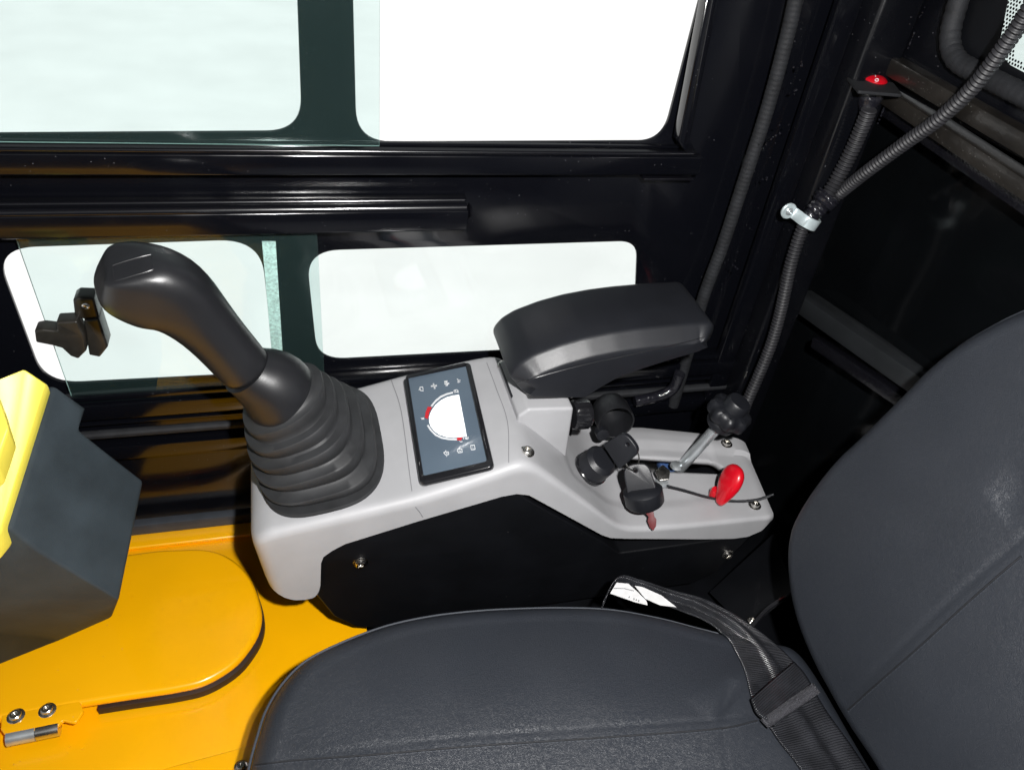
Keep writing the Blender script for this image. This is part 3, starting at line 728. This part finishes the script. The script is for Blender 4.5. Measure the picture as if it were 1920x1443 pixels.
obj('mount', box(.279, .345, .745, .83, .350, .372, .003), M['plastic_gloss'], arm)
obj('mount_plate', box(.262, .30, .762, .84, .342, .347, .002), M['plastic'], arm)
k0 = atY(1072, 781, .735)
obj('adjusting_knob', lathe(atY(1071, 778, .745), Vector((1, .05, -.05)), [(0, .012), (.001, .0185), (.004, .0205), (.022, .0205), (.026, .0185), (.027, .01)], 60, 14, .035, (2, 3)), M['plastic_gloss'], arm)

# ================================================================== ignition, socket, keys
ign = thing('ignition_switch', 'round black ignition lock on the console slope', 'ignition switch', P(1110, 890, .22))
i0 = P(1106, 880, .232); i1 = P(1150, 845, .283); ia = (i1-i0).normalized()
obj('flange', lathe(i0, ia, [(0, .020), (.001, .026), (.0045, .0265), (.006, .024), (.008, .0225)], 40), M['plastic_gloss'], ign)
obj('barrel', lathe(i0, ia, [(.006, .0225), (.008, .0245), (.028, .0238), (.030, .022), (.034, .0185), (.034, .006)], 40), M['plastic'], ign)
def keyhead(name, parent, corners, nrm_hint, th=.007, hole=None, m='plastic'):
    c = sum(corners, Vector())/len(corners); n = nrm_hint.normalized()
    u = (corners[1]-corners[0]); u = (u-n*u.dot(n)).normalized(); v = n.cross(u)
    pl = [((p-c).dot(u), (p-c).dot(v)) for p in corners]
    pl = fillet(pl, [.003, .016, .016, .003] if len(pl) == 4 else .004, 8)
    hl = []
    if hole is not None: hc = ((hole-c).dot(u), (hole-c).dot(v)); hl = [[(hc[0]+.0028*math.cos(a*.785), hc[1]+.0028*math.sin(a*.785)) for a in range(8)]]
    return obj(name, sheet(pl, hl, th, .0016, 2, (u, v), c), M[m], parent)
cf = (CAM-i1).normalized()
def onp(px, py, o, n): return atPlane(px, py, o, n)
nk = (cf-ia*cf.dot(ia)).normalized()
key1 = thing('ignition_key', 'black headed key pushed into the round ignition lock', 'key', i1)
o1 = i0+ia*.05
keyhead('key_head', key1, [onp(1133, 832, o1, nk), onp(1172, 806, o1, nk), onp(1203, 845, o1, nk), onp(1163, 878, o1, nk)], nk, .008, onp(1179, 831, o1, nk))
o2 = P(1200, 890, .255)
key2 = thing('spare_key', 'spare key with black collar and dark red blade hanging from the metal ring', 'key', o2)
n2 = (CAM-o2).normalized(); n2 = (n2+Vector((-.1, -.25, 0))).normalized()
keyhead('key_head', key2, [onp(1177, 925, o2, n2), onp(1166, 872, o2, n2), onp(1215, 866, o2, n2), onp(1231, 915, o2, n2)], n2, .008, onp(1191, 881, o2, n2))
ka = (onp(1228, 992, o2, n2)-onp(1212, 950, o2, n2)).normalized()
ca = (onp(1213, 965, o2, n2)-onp(1203, 905, o2, n2)).normalized()+n2*-.35; ca.normalize()
kb = onp(1205, 918, o2, n2)-n2*.004
obj('collar', lathe(kb, ca, [(-.004, .018), (0, .0255), (.002, .0275), (.020, .0275), (.023, .0255), (.024, .01)], 40), M['plastic'], key2)
bl = [onp(px, py, o2-n2*.006, n2) for px, py in ((1210, 950), (1223, 948), (1227, 968), (1231, 974), (1230, 986), (1225, 994), (1218, 988), (1214, 976), (1216, 968), (1211, 962))]
c = sum(bl, Vector())/len(bl); u = (bl[1]-bl[0]).normalized(); v = n2.cross(u)
obj('blade', sheet([((p-c).dot(u), (p-c).dot(v)) for p in bl], (), .0025, .0004, 1, (u, v), c), M['darkred'], key2)
rc = onp(1184, 856, o2+n2*.004, n2); ru_ = (onp(1191, 882, o2, n2)-onp(1179, 831, o2, n2)).normalized(); rl = .0185
rn = (n2*.75+ru_.cross(n2)*.66).normalized(); ring = []
for k in range(33):
    a = 2*math.pi*k/32; ring.append(rc+ru_*math.cos(a)*rl+rn*math.sin(a)*rl*.8)
o = obj('key_ring', tube(ring, .0010, 8, cap=False), M['steel']); tag(o, 'thin bright metal ring joining the two black keys', 'key ring')
# open cup socket behind
s0 = P(1160, 812, .235); cdir = (P(1150, 790, .30)-P(1157, 800, .235)); cdir = ((CAM-s0).normalized()*.80+to_world(Vector((.28, .58, 0)))).normalized()
scp = thing('dust_cap', 'open hollow black cap standing up between armrest knob and ignition lock', 'cap', s0)
cc = P(1153, 787, .262)-cdir*.022
obj('cup', lathe(cc, cdir, [(-.030, .012), (-.012, .026), (0, .0285), (.028, .0285), (.030, .0275), (.029, .0258), (.004, .0245), (-.006, .022), (-.024, .008), (-.026, .001)], 48), M['gripm'], scp)
obj('hinge_strap', join([lathe(cc+cdir*.01+Vector((-.020, -.012, -.018)), cdir, [(0, .010), (.012, .010), (.013, .007)], 20)]), M['plastic'], scp)
# small steel clip with zip tie
zc = thing('steel_clip', 'crumpled bright metal clip beside the hanging spare key', 'clip', P(1240, 890, .20))
obj('clip', sheet(fillet([(0, 0), (.016, .004), (.021, -.010), (.012, -.022), (-.002, -.016)], .003), (), .004, .001, 1, (Vector((.9, .2, .3)).normalized(), Vector((-.2, .9, .2)).normalized()), P(1228, 884, .205)), M['steel'], zc)
obj('clip_foot', box(P(1240, 905, .19).x-.010, P(1240, 905, .19).x+.010, P(1240, 905, .19).y-.006, P(1240, 905, .19).y+.006, .184, .194, .002), M['zinc'], zc)
zt_ = [P(1250, 910, .196), P(1285, 919, .192), P(1330, 932, .187), P(1375, 939, .186), P(1420, 936, .192), P(1450, 926, .200)]
zp_ = catmull(zt_, 10); rr_ = []
for i, (q, (t, a, b)) in enumerate(zip(zp_, frames(zp_))):
    wdt = .0024 if i < len(zp_)-3 else .0016
    rr_.append([q+Vector((-t.y, t.x, 0)).normalized()*wdt, q+Z*.0012, q-Vector((-t.y, t.x, 0)).normalized()*wdt, q-Z*.0008])
o = obj('cable_tie', loft(rr_), M['plastic']); tag(o, 'thin dark cable tie lying across the rear of the console', 'cable tie')

# throttle lever
tl = thing('throttle_lever', 'plated steel lever with black fluted knob rising from the console slot', 'lever', P(1285, 868, .175))
r0, r1 = P(1278, 874, .170), atY(1352, 792, .752); ra = (r1-r0).normalized()
obj('rod', tube([r0-ra*.02, r1], .0088, 20), M['zinc'], tl)
obj('rod_foot', lathe(P(1268, 874, .182), Z, [(0, .010), (.004, .009), (.006, .006)], 14), M['zinc'], tl)
kbm = lathe(r1-ra*.004, ra, [(-.004, .008), (-.002, .021), (.004, .0235), (.010, .0225), (.014, .020), (.015, .030), (.020, .0325), (.030, .0325), (.036, .029), (.038, .019)], 96, 8, .07, (5, 8))
kn = obj('knob', kbm, M['plastic'], tl, smooth=50)
obj('knob_cap', lathe(r1-ra*.004, ra, [(.037, .0195), (.050, .0185), (.053, .0165), (.0535, .010)], 40), M['plastic'], tl)
# red lever
rd = thing('red_lever', 'bright red teardrop shaped lever standing on the rear of the console', 'lever', P(1350, 935, .18))
b0, b1 = P(1351, 938, .192), P(1380, 882, .238)
ra = (b1-b0).normalized(); u, v = uv_from(ra)
pr = [(-.14, .04), (-.12, .26), (-.06, .42), (.1, .60), (.3, .80), (.5, .97), (.7, 1.02), (.88, .97), (1.02, .8), (1.12, .52), (1.16, .2)]
rings = [sup(b0+(b1-b0)*s, v, u, .0205*k, .011*k, e=2.2) for s, k in pr]
ob = obj('grip', loft(rings), M['red'], rd, smooth=180); q = ob.modifiers.new('s', 'SUBSURF'); q.levels = q.render_levels = 1
c0 = P(1339, 928, .182); obj('pivot', lathe(c0, Vector((-.2, -.1, 1)), [(0, .008), (.010, .0075), (.016, .005)], 16), M['red'], rd)

# ================================================================== conduits, clamp, switch
cdt = thing('cable_conduit', 'long ribbed black conduit curving from the rear window down the corner post', 'conduit', (.7, .85, .4))
xr = .725
up1 = [atX(1960, -40, .70), atX(1925, 25, .705), atX(1880, 92, .71), atX(1825, 163, .716), atX(1762, 222, .72), atX(1695, 270, .722), atX(1625, 322, .72), atY(1575, 362, .846), atY(1548, 384, .846)]
obj('upper_run', corrugated(up1, .0078), M['conduit'], cdt)
dnp = [atY(1512, 412, .846), atY(1500, 440, .846), atY(1484, 490, .842), atY(1473, 540, .838), atY(1462, 590, .835), atY(1446, 645, .83), atY(1424, 700, .825), atY(1400, 755, .82), atY(1385, 800, .82)]
obj('lower_run', corrugated(dnp, .0082), M['conduit'], cdt)
brn = [atY(1630, 205, .838), atY(1616, 240, .842), atY(1596, 285, .846), atY(1570, 335, .848), atY(1545, 376, .846)]
obj('switch_branch', corrugated(brn, .0090), M['conduit'], cdt)
tp = resample(catmull([atY(1556, 366, .844), atY(1540, 383, .844), atY(1524, 400, .844), atY(1508, 420, .846)], 10), .002)
obj('tape_joint', tube(tp, lambda s: (.0175 if s < .3 else .0135 if s < .6 else .0115)*(1+.05*math.sin(s*46)), 16), M['tape'], cdt)
cl = thing('pipe_clamp', 'pale metal pipe clamp screwed to the corner post round the conduit', 'clamp', atY(1512, 410, .85))
ca0 = atY(1530, 400, .846); cax = (atY(1507, 425, .846)-atY(1530, 392, .846)).normalized()
cm = atY(1514, 413, .846); cs = cax.cross(Y).normalized()
if cs.x < 0: cs = -cs
rg = []
for wv in (-.007, .007):
    row = []
    for k in range(15):
        a = math.pi*(k/14); row.append((math.cos(a)*.0155, -math.sin(a)*.0150))
    rg.append(row)
pr2 = [( .0165, .010)] + [(math.cos(math.pi*k/14)*.0158, -math.sin(math.pi*k/14)*.0155) for k in range(15)] + [(-.0185, .008), (-.022, .0105), (-.036, .011)]
rows = []
for wv, dd in ((-.008, 0), (-.0072, .0012), (.0072, .0012), (.008, 0)):
    rows.append([cm+cax*wv+cs*(s*(1+dd*20))+Y*(yy-dd) for s, yy in pr2])
for wv in (.0075, -.0075): rows.append([cm+cax*wv+cs*(s*.9)+Y*(yy+.0015) for s, yy in pr2])
rows.append(rows[0])
obj('strap', loft(rows, cap=False, closed=False), M['galv'], cl, smooth=50)
ep = cm-cs*.029+Y*.0095
obj('ear', lathe(ep+cax*0, -Y, [(-.002, .0115), (0, .0115), (.001, .0105)], 24), M['galv'], cl)
screw(ep-Y*.001, -Y, .0042, cl, 'zinc')
# rocker switch
sw = thing('rocker_switch', 'red rocker switch on a small black plate beside the rear window', 'switch', P(1642, 150, .745))
zs = .742
pp = XY([P(1583, 137, zs), P(1652, 122, zs), P(1692, 177, zs), P(1610, 170, zs)])
obj('plate', sheet(fillet(pp, .003), (), .004, .001, 1, (X, Y), Vector((0, 0, zs-.002))), M['rubber2'], sw)
sc0 = P(1641, 146, zs+.004)
obj('collar', lathe(Vector((sc0.x, sc0.y, zs-.001)), Z, [(0, .0155), (.002, .0152), (.003, .0135)], 32), M['plastic_gloss'], sw)
rk = bmesh.new(); bmesh.ops.create_uvsphere(rk, u_segments=32, v_segments=16, radius=1)
dirx = Vector((.8, .55, 0)).normalized()
for vtx in rk.verts:
    c = vtx.co.copy(); zz = c.z*.0055; yy = c.y*.0175; xx = c.x*.0152
    if c.z > 0: zz += .0015*(c.y)
    vtx.co = Vector((sc0.x+xx, sc0.y+yy, zs+.0025+zz))
rko = obj('rocker', rk, M['red'], sw, smooth=180)
bvr = bvh_of(rko)
def mark(pts, name):
    q = [on_surface(bvr, a, b, .0003)[0] for a, b in pts]; q = [t for t in q if t]
    if len(q) > 1: obj(name, tube(q, .0005, 6), M['white'], rko)
mark([(1640, 137), (1641.5, 144)], 'printed_line')
mark([(1643.8+3.4*math.cos(a*.524), 150.6+2.4*math.sin(a*.524)) for a in range(13)], 'printed_ring')
obj('housing', lathe(Vector((sc0.x-.002, sc0.y-.006, zs-.006)), Vector((-.1, -.25, -1)), [(0, .015), (.012, .016), (.020, .013), (.030, .009), (.034, .004)], 24), M['tape'], sw)

# ================================================================== seat
seat = thing('operator_seat', 'charcoal leatherette operator seat with stitched cushion and tall backrest', 'seat', (.25, .3, 0))
def cushion(outl, basis, origin, depth, er, bulge, seams, name, m, nr=90, gw=.0035, gd=.0035, wrinkles=()):
    """outl: dense 2D outline; top surface rises from the outline over edge radius er"""
    u, v = basis; n = u.cross(v)
    pts = [Vector(p) for p in outl]
    # resample evenly
    P3 = [Vector((p.x, p.y, 0)) for p in pts]; P3.append(P3[0]); L = sum((a-b).length for a, b in zip(P3, P3[1:]))
    P3 = resample(P3, L/420); P3 = P3[:420]
    c = sum(P3, Vector())/len(P3)
    # inward normals
    nn = []
    N = len(P3)
    area = sum(P3[i-1].x*P3[i].y-P3[i].x*P3[i-1].y for i in range(N)); osgn = 1 if area < 0 else -1
    for i in range(N):
        t = P3[(i+3) % N]-P3[i-3]; q = Vector((t.y, -t.x, 0)).normalized()*osgn
        nn.append(q)
    def seamd(p):
        d = 1
        for s in seams:
            for a, b in zip(s, s[1:]):
                ab = b-a; t = max(0, min(1, (p-a).dot(ab)/ab.dot(ab))); d = min(d, (p-a-ab*t).length)
        return d
    rings = []
    prof = []
    prof.append((0, -depth))
    for k in range(0, 13):
        a = k/12*math.pi/2; prof.append((er*(1-math.cos(a)), -er+er*math.sin(a)))
    for (d, z) in prof: rings.append([P3[i]+nn[i]*d+Vector((0, 0, z)) for i in range(N)])
    base = [P3[i]+nn[i]*er for i in range(N)]
    for k in range(1, nr+1):
        s = (k/nr)
        row = []
        for i in range(N):
            p = base[i]*(1-s*.985)+c*(s*.985); edge = min(1, s/.6)
            z = bulge*math.sin(edge*math.pi/2)
            p = Vector((p.x, p.y, z)); row.append(p)
        rings.append(row)
    for r in rings[8:]:
        for p in r:
            d = seamd(Vector((p.x, p.y)))
            p.z -= gd*math.exp(-(d/gw)**2)
            for (a, b, wd, dp) in wrinkles:
                ab = b-a; t = (Vector((p.x, p.y))-a).dot(ab)/ab.dot(ab)
                if -.3 < t < 1.3:
                    dd = (Vector((p.x, p.y))-a-ab*t).length; k_ = max(0, 1-abs(2*t-1)**2) if 0 <= t <= 1 else 0
                    p.z -= dp*k_*math.exp(-(dd/wd)**2)
    W = [[origin+u*p.x+v*p.y+n*p.z for p in r] for r in rings]
    return obj(name, loft(W), m, seat, smooth=60)
zc_ = .178
co_ = [(455, 1500), (466, 1430), (482, 1370), (500, 1318), (532, 1268), (575, 1228), (640, 1195), (720, 1165), (800, 1147), (880, 1137), (960, 1132), (1060, 1130), (1150, 1134), (1240, 1150), (1310, 1168), (1370, 1183), (1440, 1196)]
cp = [P(px, py, zc_) for px, py in co_]
pts = [Vector((p.x, p.y, 0)) for p in cp]
pts += [Vector((.570, .438, 0)), Vector((.581, .40, 0)), Vector((.581, .30, 0)), Vector((.580, .10, 0)), Vector((.56, .05, 0)), Vector((.2, .02, 0)), Vector((-.05, .05, 0)), Vector((-.09, .12, 0)), Vector((-.095, .25, 0))]
pc_ = catmull(pts+[pts[0]], 6)[:-1]
def s2(lst, z): return [Vector((q.x, q.y)) for q in (P(a, b, z) for a, b in lst)]
zt2 = zc_+.012
seamsC = [s2([(440, 1438), (560, 1424), (700, 1414), (900, 1397), (1100, 1384), (1340, 1366), (1440, 1346), (1540, 1320)], zt2), s2([(1340, 1366), (1348, 1395), (1352, 1470)], zt2)]
wr = [(s2([(1338, 1370)], zt2)[0], s2([(1372, 1285)], zt2)[0], .006, .004), (s2([(1300, 1350)], zt2)[0], s2([(1400, 1240)], zt2)[0], .02, -.003), (s2([(1450, 1340)], zt2)[0], s2([(1420, 1290)], zt2)[0], .008, .003)]
cush = cushion(XY(pc_), (X, Y), Vector((0, 0, zc_+.012)), .085, .034, .022, seamsC, 'cushion', M['leather'], gw=.0022, gd=.0006, wrinkles=wr)
# piping around the rim of the cushion
pp_ = [Vector((p.x, p.y, zc_-.012)) for p in catmull(pts[:16], 8)]
pp2 = []
for i, q in enumerate(pp_):
    t = (pp_[min(i+1, len(pp_)-1)]-pp_[max(i-1, 0)]).normalized(); pp2.append(q+Vector((-t.y, t.x, 0))*.001)
obj('piping', tube(pp2, .0016, 8), M['thread'], seat)
obj('seat_base', box(.06, .60, .06, .50, -.02, .11, .02, 3), M['panelblack'], seat)
# backrest
bo = Vector((.572, 0, .19)); bt = Vector((.30, 0, 1)).normalized(); bu = -Y; bnrm = bu.cross(bt)
if bnrm.x > 0: bu = Y; bnrm = bu.cross(bt)
def bp_(px, py):
    p = atPlane(px, py, bo, bnrm)-bo; return Vector((p.dot(bu), p.dot(bt)))
bo_l = [(2080, 520), (1920, 583), (1860, 612), (1800, 648), (1745, 692), (1700, 738), (1655, 783), (1615, 822), (1575, 860), (1540, 903), (1510, 948), (1490, 990), (1482, 1040), (1487, 1110), (1503, 1175), (1530, 1240), (1562, 1300), (1600, 1365), (1650, 1440), (1680, 1500)]
bpts = [bp_(*p) for p in bo_l]
last = bpts[-1]; first = bpts[0]
b3 = [Vector((p.x, p.y, 0)) for p in bpts]
sgn = 1 if bu.y > 0 else -1
b3 += [Vector((sgn*.15, last.y-.03, 0)), Vector((sgn*.02, last.y+.0, 0)), Vector((sgn*-.02, .15, 0)), Vector((sgn*-.02, .5, 0)), Vector((sgn*.04, .68, 0)), Vector((sgn*.2, .72, 0))]
bc_ = catmull(b3+[b3[0]], 6)[:-1]
seamB = [[bp_(1580, 1338), bp_(1640, 1285), bp_(1720, 1215), bp_(1800, 1142), bp_(1870, 1080), bp_(1960, 1005)]]
cushion(XY(bc_), (bu, bt), bo+bnrm*.017, .08, .022, .012, seamB, 'backrest', M['leather'], gw=.0030, gd=.0014, wrinkles=[(bp_(1900, 960), bp_(1980, 900), .02, .004)])
pb = [bo+bu*p.x+bt*p.y-bnrm*.002 for p in catmull(b3[:19], 8)]
obj('piping', tube(pb, .0017, 8), M['thread'], seat)
M['stitchdark'] = mat('dark_seam_thread', (.008, .009, .012), .7, noise=(300, .5))
def seam_on(o, pxs, par):
    bv_ = bvh_of(o); q = [on_surface(bv_, p.x, p.y, .0001)[0] for p in catmull([Vector((a, b, 0)) for a, b in pxs], 14)]
    q = [p for p in q if p is not None and p.x > -.2]
    obj('seam', tube(q, .0009, 6), M['stitchdark'], par)
    bms = []
    for p0_, p1_ in list(zip(q, q[1:]))[::1]:
        n_ = int((p1_-p0_).length/.006)+1
        for k in range(n_):
            a_ = p0_.lerp(p1_, (k+.2)/n_); b2 = p0_.lerp(p1_, (k+.75)/n_); off = Vector((.0, -.0022, .0008)) if par is cush else Vector((-.001, -.0018, -.0018))
            bms.append(tube([a_+off, b2+off], .0005, 5))
    obj('stitching', join(bms), M['thread'], par)
seam_on(cush, [(478, 1433), (560, 1424), (700, 1414), (900, 1397), (1100, 1384), (1340, 1366), (1420, 1350)], cush)
seam_on(bpy.data.objects['backrest'], [(1590, 1330), (1640, 1285), (1720, 1215), (1800, 1142), (1870, 1080), (1915, 1042)], bpy.data.objects['backrest'])
# rear flap of the cushion behind the belt
fb = [P(1440, 1196, .17), P(1505, 1200, .17), P(1560, 1300, .17), P(1470, 1300, .17)]

# seat belt ------------------------------------------------------------
belt = thing('seat_belt', 'black webbing seat belt lying over the rear corner of the seat cushion', 'seat belt', P(1480, 1300, .2))
bvc = bvh_of(cush)
Lf = [(1128, 1140), (1150, 1100), (1185, 1108), (1230, 1128), (1275, 1145), (1320, 1163), (1350, 1185), (1378, 1225), (1396, 1262), (1406, 1300), (1418, 1335), (1440, 1358), (1462, 1390), (1490, 1425), (1520, 1470)]
Rt = [(1132, 1125), (1160, 1080), (1200, 1086), (1262, 1106), (1320, 1122), (1375, 1150), (1420, 1180), (1462, 1214), (1492, 1245), (1512, 1275), (1530, 1300), (1548, 1330), (1575, 1368), (1605, 1410), (1640, 1465)]
def bpt(px, py, lift):
    q, nn_ = on_surface(bvc, px, py, 0)
    z = q.z+lift if q else .165+lift
    z = max(z, .165+lift)
    return P(px, py, min(z, .215))
Lw = [bpt(a, b, .004) for a, b in Lf]; Rw = [bpt(a, b, .010) for a, b in Rt]
# ease the heights
def ease(ps, px):
    for _ in range(3):
        zs_ = [ps[0].z]+[(ps[i-1].z+ps[i].z*2+ps[i+1].z)/4 for i in range(1, len(ps)-1)]+[ps[-1].z]
        ps = [P(a, b, z) for (a, b), z in zip(px, zs_)]
    return ps
Lw = ease(Lw, Lf); Rw = ease(Rw, Rt)
LL, RR = catmull(Lw, 10), catmull(Rw, 10); NC = 22
def ribbon(LL, RR, waves, th, name, m, parent, ulen=None, lift=0):
    bm = bmesh.new(); uvl = bm.loops.layers.uv.new('UVMap'); rows = []; acc = 0
    for i, (a, b) in enumerate(zip(LL, RR)):
        if i: acc += ((a-LL[i-1]).length+(b-RR[i-1]).length)/2
        row = []
        for k in range(NC+1):
            s = k/NC; p = a.lerp(b, s); z = 0
            for (fr, am, ph) in waves: z += am*math.sin(s*math.pi*fr+ph+i*.03)
            p = p+Z*(z*math.sin(s*math.pi)+lift)
            hit = bvc.ray_cast(Vector((p.x, p.y, .4)), -Z)
            if hit[0] is not None and p.z < hit[0].z+.0025+lift: p.z = hit[0].z+.0025+lift
            row.append((bm.verts.new(p), s, acc))
        rows.append(row)
    for r0_, r1_ in zip(rows, rows[1:]):
        for k in range(NC):
            q = (r0_[k], r0_[k+1], r1_[k+1], r1_[k]); f = bm.faces.new([t[0] for t in q])
            for lp_, t in zip(f.loops, q): lp_[uvl].uv = (t[1], t[2]*(ulen or 122))
    o = obj(name, bm, m, parent, smooth=180)
    so_ = o.modifiers.new('t', 'SOLIDIFY'); so_.thickness = th; so_.offset = 0
    return o
ribbon(LL, RR, [(3, .0034, .4), (6, .0014, 1)], .0016, 'webbing', M['belt'], belt)
kl, kr = catmull([Vector((a, b, 0)) for a, b in ((1407, 1311), (1418, 1338), (1436, 1352), (1452, 1362))], 6), catmull([Vector((a, b, 0)) for a, b in ((1487, 1242), (1505, 1262), (1520, 1285), (1533, 1303))], 6)
ribbon([P(q.x, q.y, bpt(q.x, q.y, .006).z+.005) for q in kl], [P(q.x, q.y, bpt(q.x, q.y, .006).z+.009) for q in kr], [(1, .002, 0)], .003, 'keeper_band', M['belt'], belt, lift=.002)
M['stitch'] = mat('glossy_stitching', (.07, .07, .08), .3, noise=(900, .9), bump=('noise', 1400, 1, .003))
ribbon([P(q[0], q[1], .213) for q in ((1424, 1352), (1431, 1360), (1438, 1367))], [P(q[0], q[1], .219) for q in ((1522, 1283), (1529, 1293), (1535, 1302))], [(1, .001, 0)], .002, 'stitching', M['stitch'], belt, lift=.004)
lbp = [(1144, 1112), (1156, 1092), (1178, 1094), (1196, 1110), (1212, 1126), (1214, 1134), (1190, 1128)]
def flat(pxs, z, nx, m, name, parent, th=.001):
    ps = [P(a, b, z+(a-1140)*nx) for a, b in pxs]; c = sum(ps, Vector())/len(ps); u = (ps[2]-ps[0]).normalized(); n = u.cross((ps[-2]-ps[0])).normalized()
    if n.z < 0: n = -n
    v = n.cross(u)
    return obj(name, sheet([((p-c).dot(u), (p-c).dot(v)) for p in ps], (), th, 0, 0, (u, v), c), M[m], parent, smooth=0)
tg = flat(lbp, .196, 0, 'label', 'care_label', belt)
flat([(1190, 1098), (1204, 1100), (1240, 1116), (1268, 1138), (1238, 1134), (1210, 1122)], .196, 0, 'label', 'care_label', belt)
M['ink'] = mat('grey_print', (.25, .25, .26), .6)
for k in range(9):
    a, b = 1166+k*4.4, 1112+k*1.7
    flat([(a, b), (a+2, b+.8), (a+1.4, b+3.6), (a-.6, b+2.8)], .1972, 0, 'ink', 'printed_character', tg)
ribbon([P(1150, 1103, .1965), P(1170, 1103.5, .1965), P(1188, 1108, .1965)][:3], [P(1151, 1101.6, .1965), P(1171, 1102, .1965), P(1189, 1106.5, .1965)], [], .0003, 'printed_line', M['ink'], tg)

# clutter behind the seat
ck = thing('floor_bracket', 'dusty folded black sheet bracket between console and backrest', 'bracket', (.62, .62, 0))
poly([[P(1330, 1110, .02), P(1450, 1000, .09), P(1490, 1110, .10), P(1400, 1180, .06)], [P(1450, 1000, .09), P(1540, 980, .05), P(1540, 1120, .06), P(1490, 1110, .10)]], 'boxblack' if False else 'panelblack', 'folded_plate', 0, parent=ck)
screw(P(1410, 1163, .07), Z, .005, ck, 'steel')
cw = catmull([P(1405, 1180, .08), P(1440, 1140, .10), P(1490, 1110, .12), P(1530, 1090, .12)], 8)
o = obj('cable', tube(cw, .0032, 8), M['plastic_gloss']); tag(o, 'thin black cable looping behind the seat cushion corner', 'cable')

# clean-up of the transforms of parented parts is done by matrix_parent_inverse
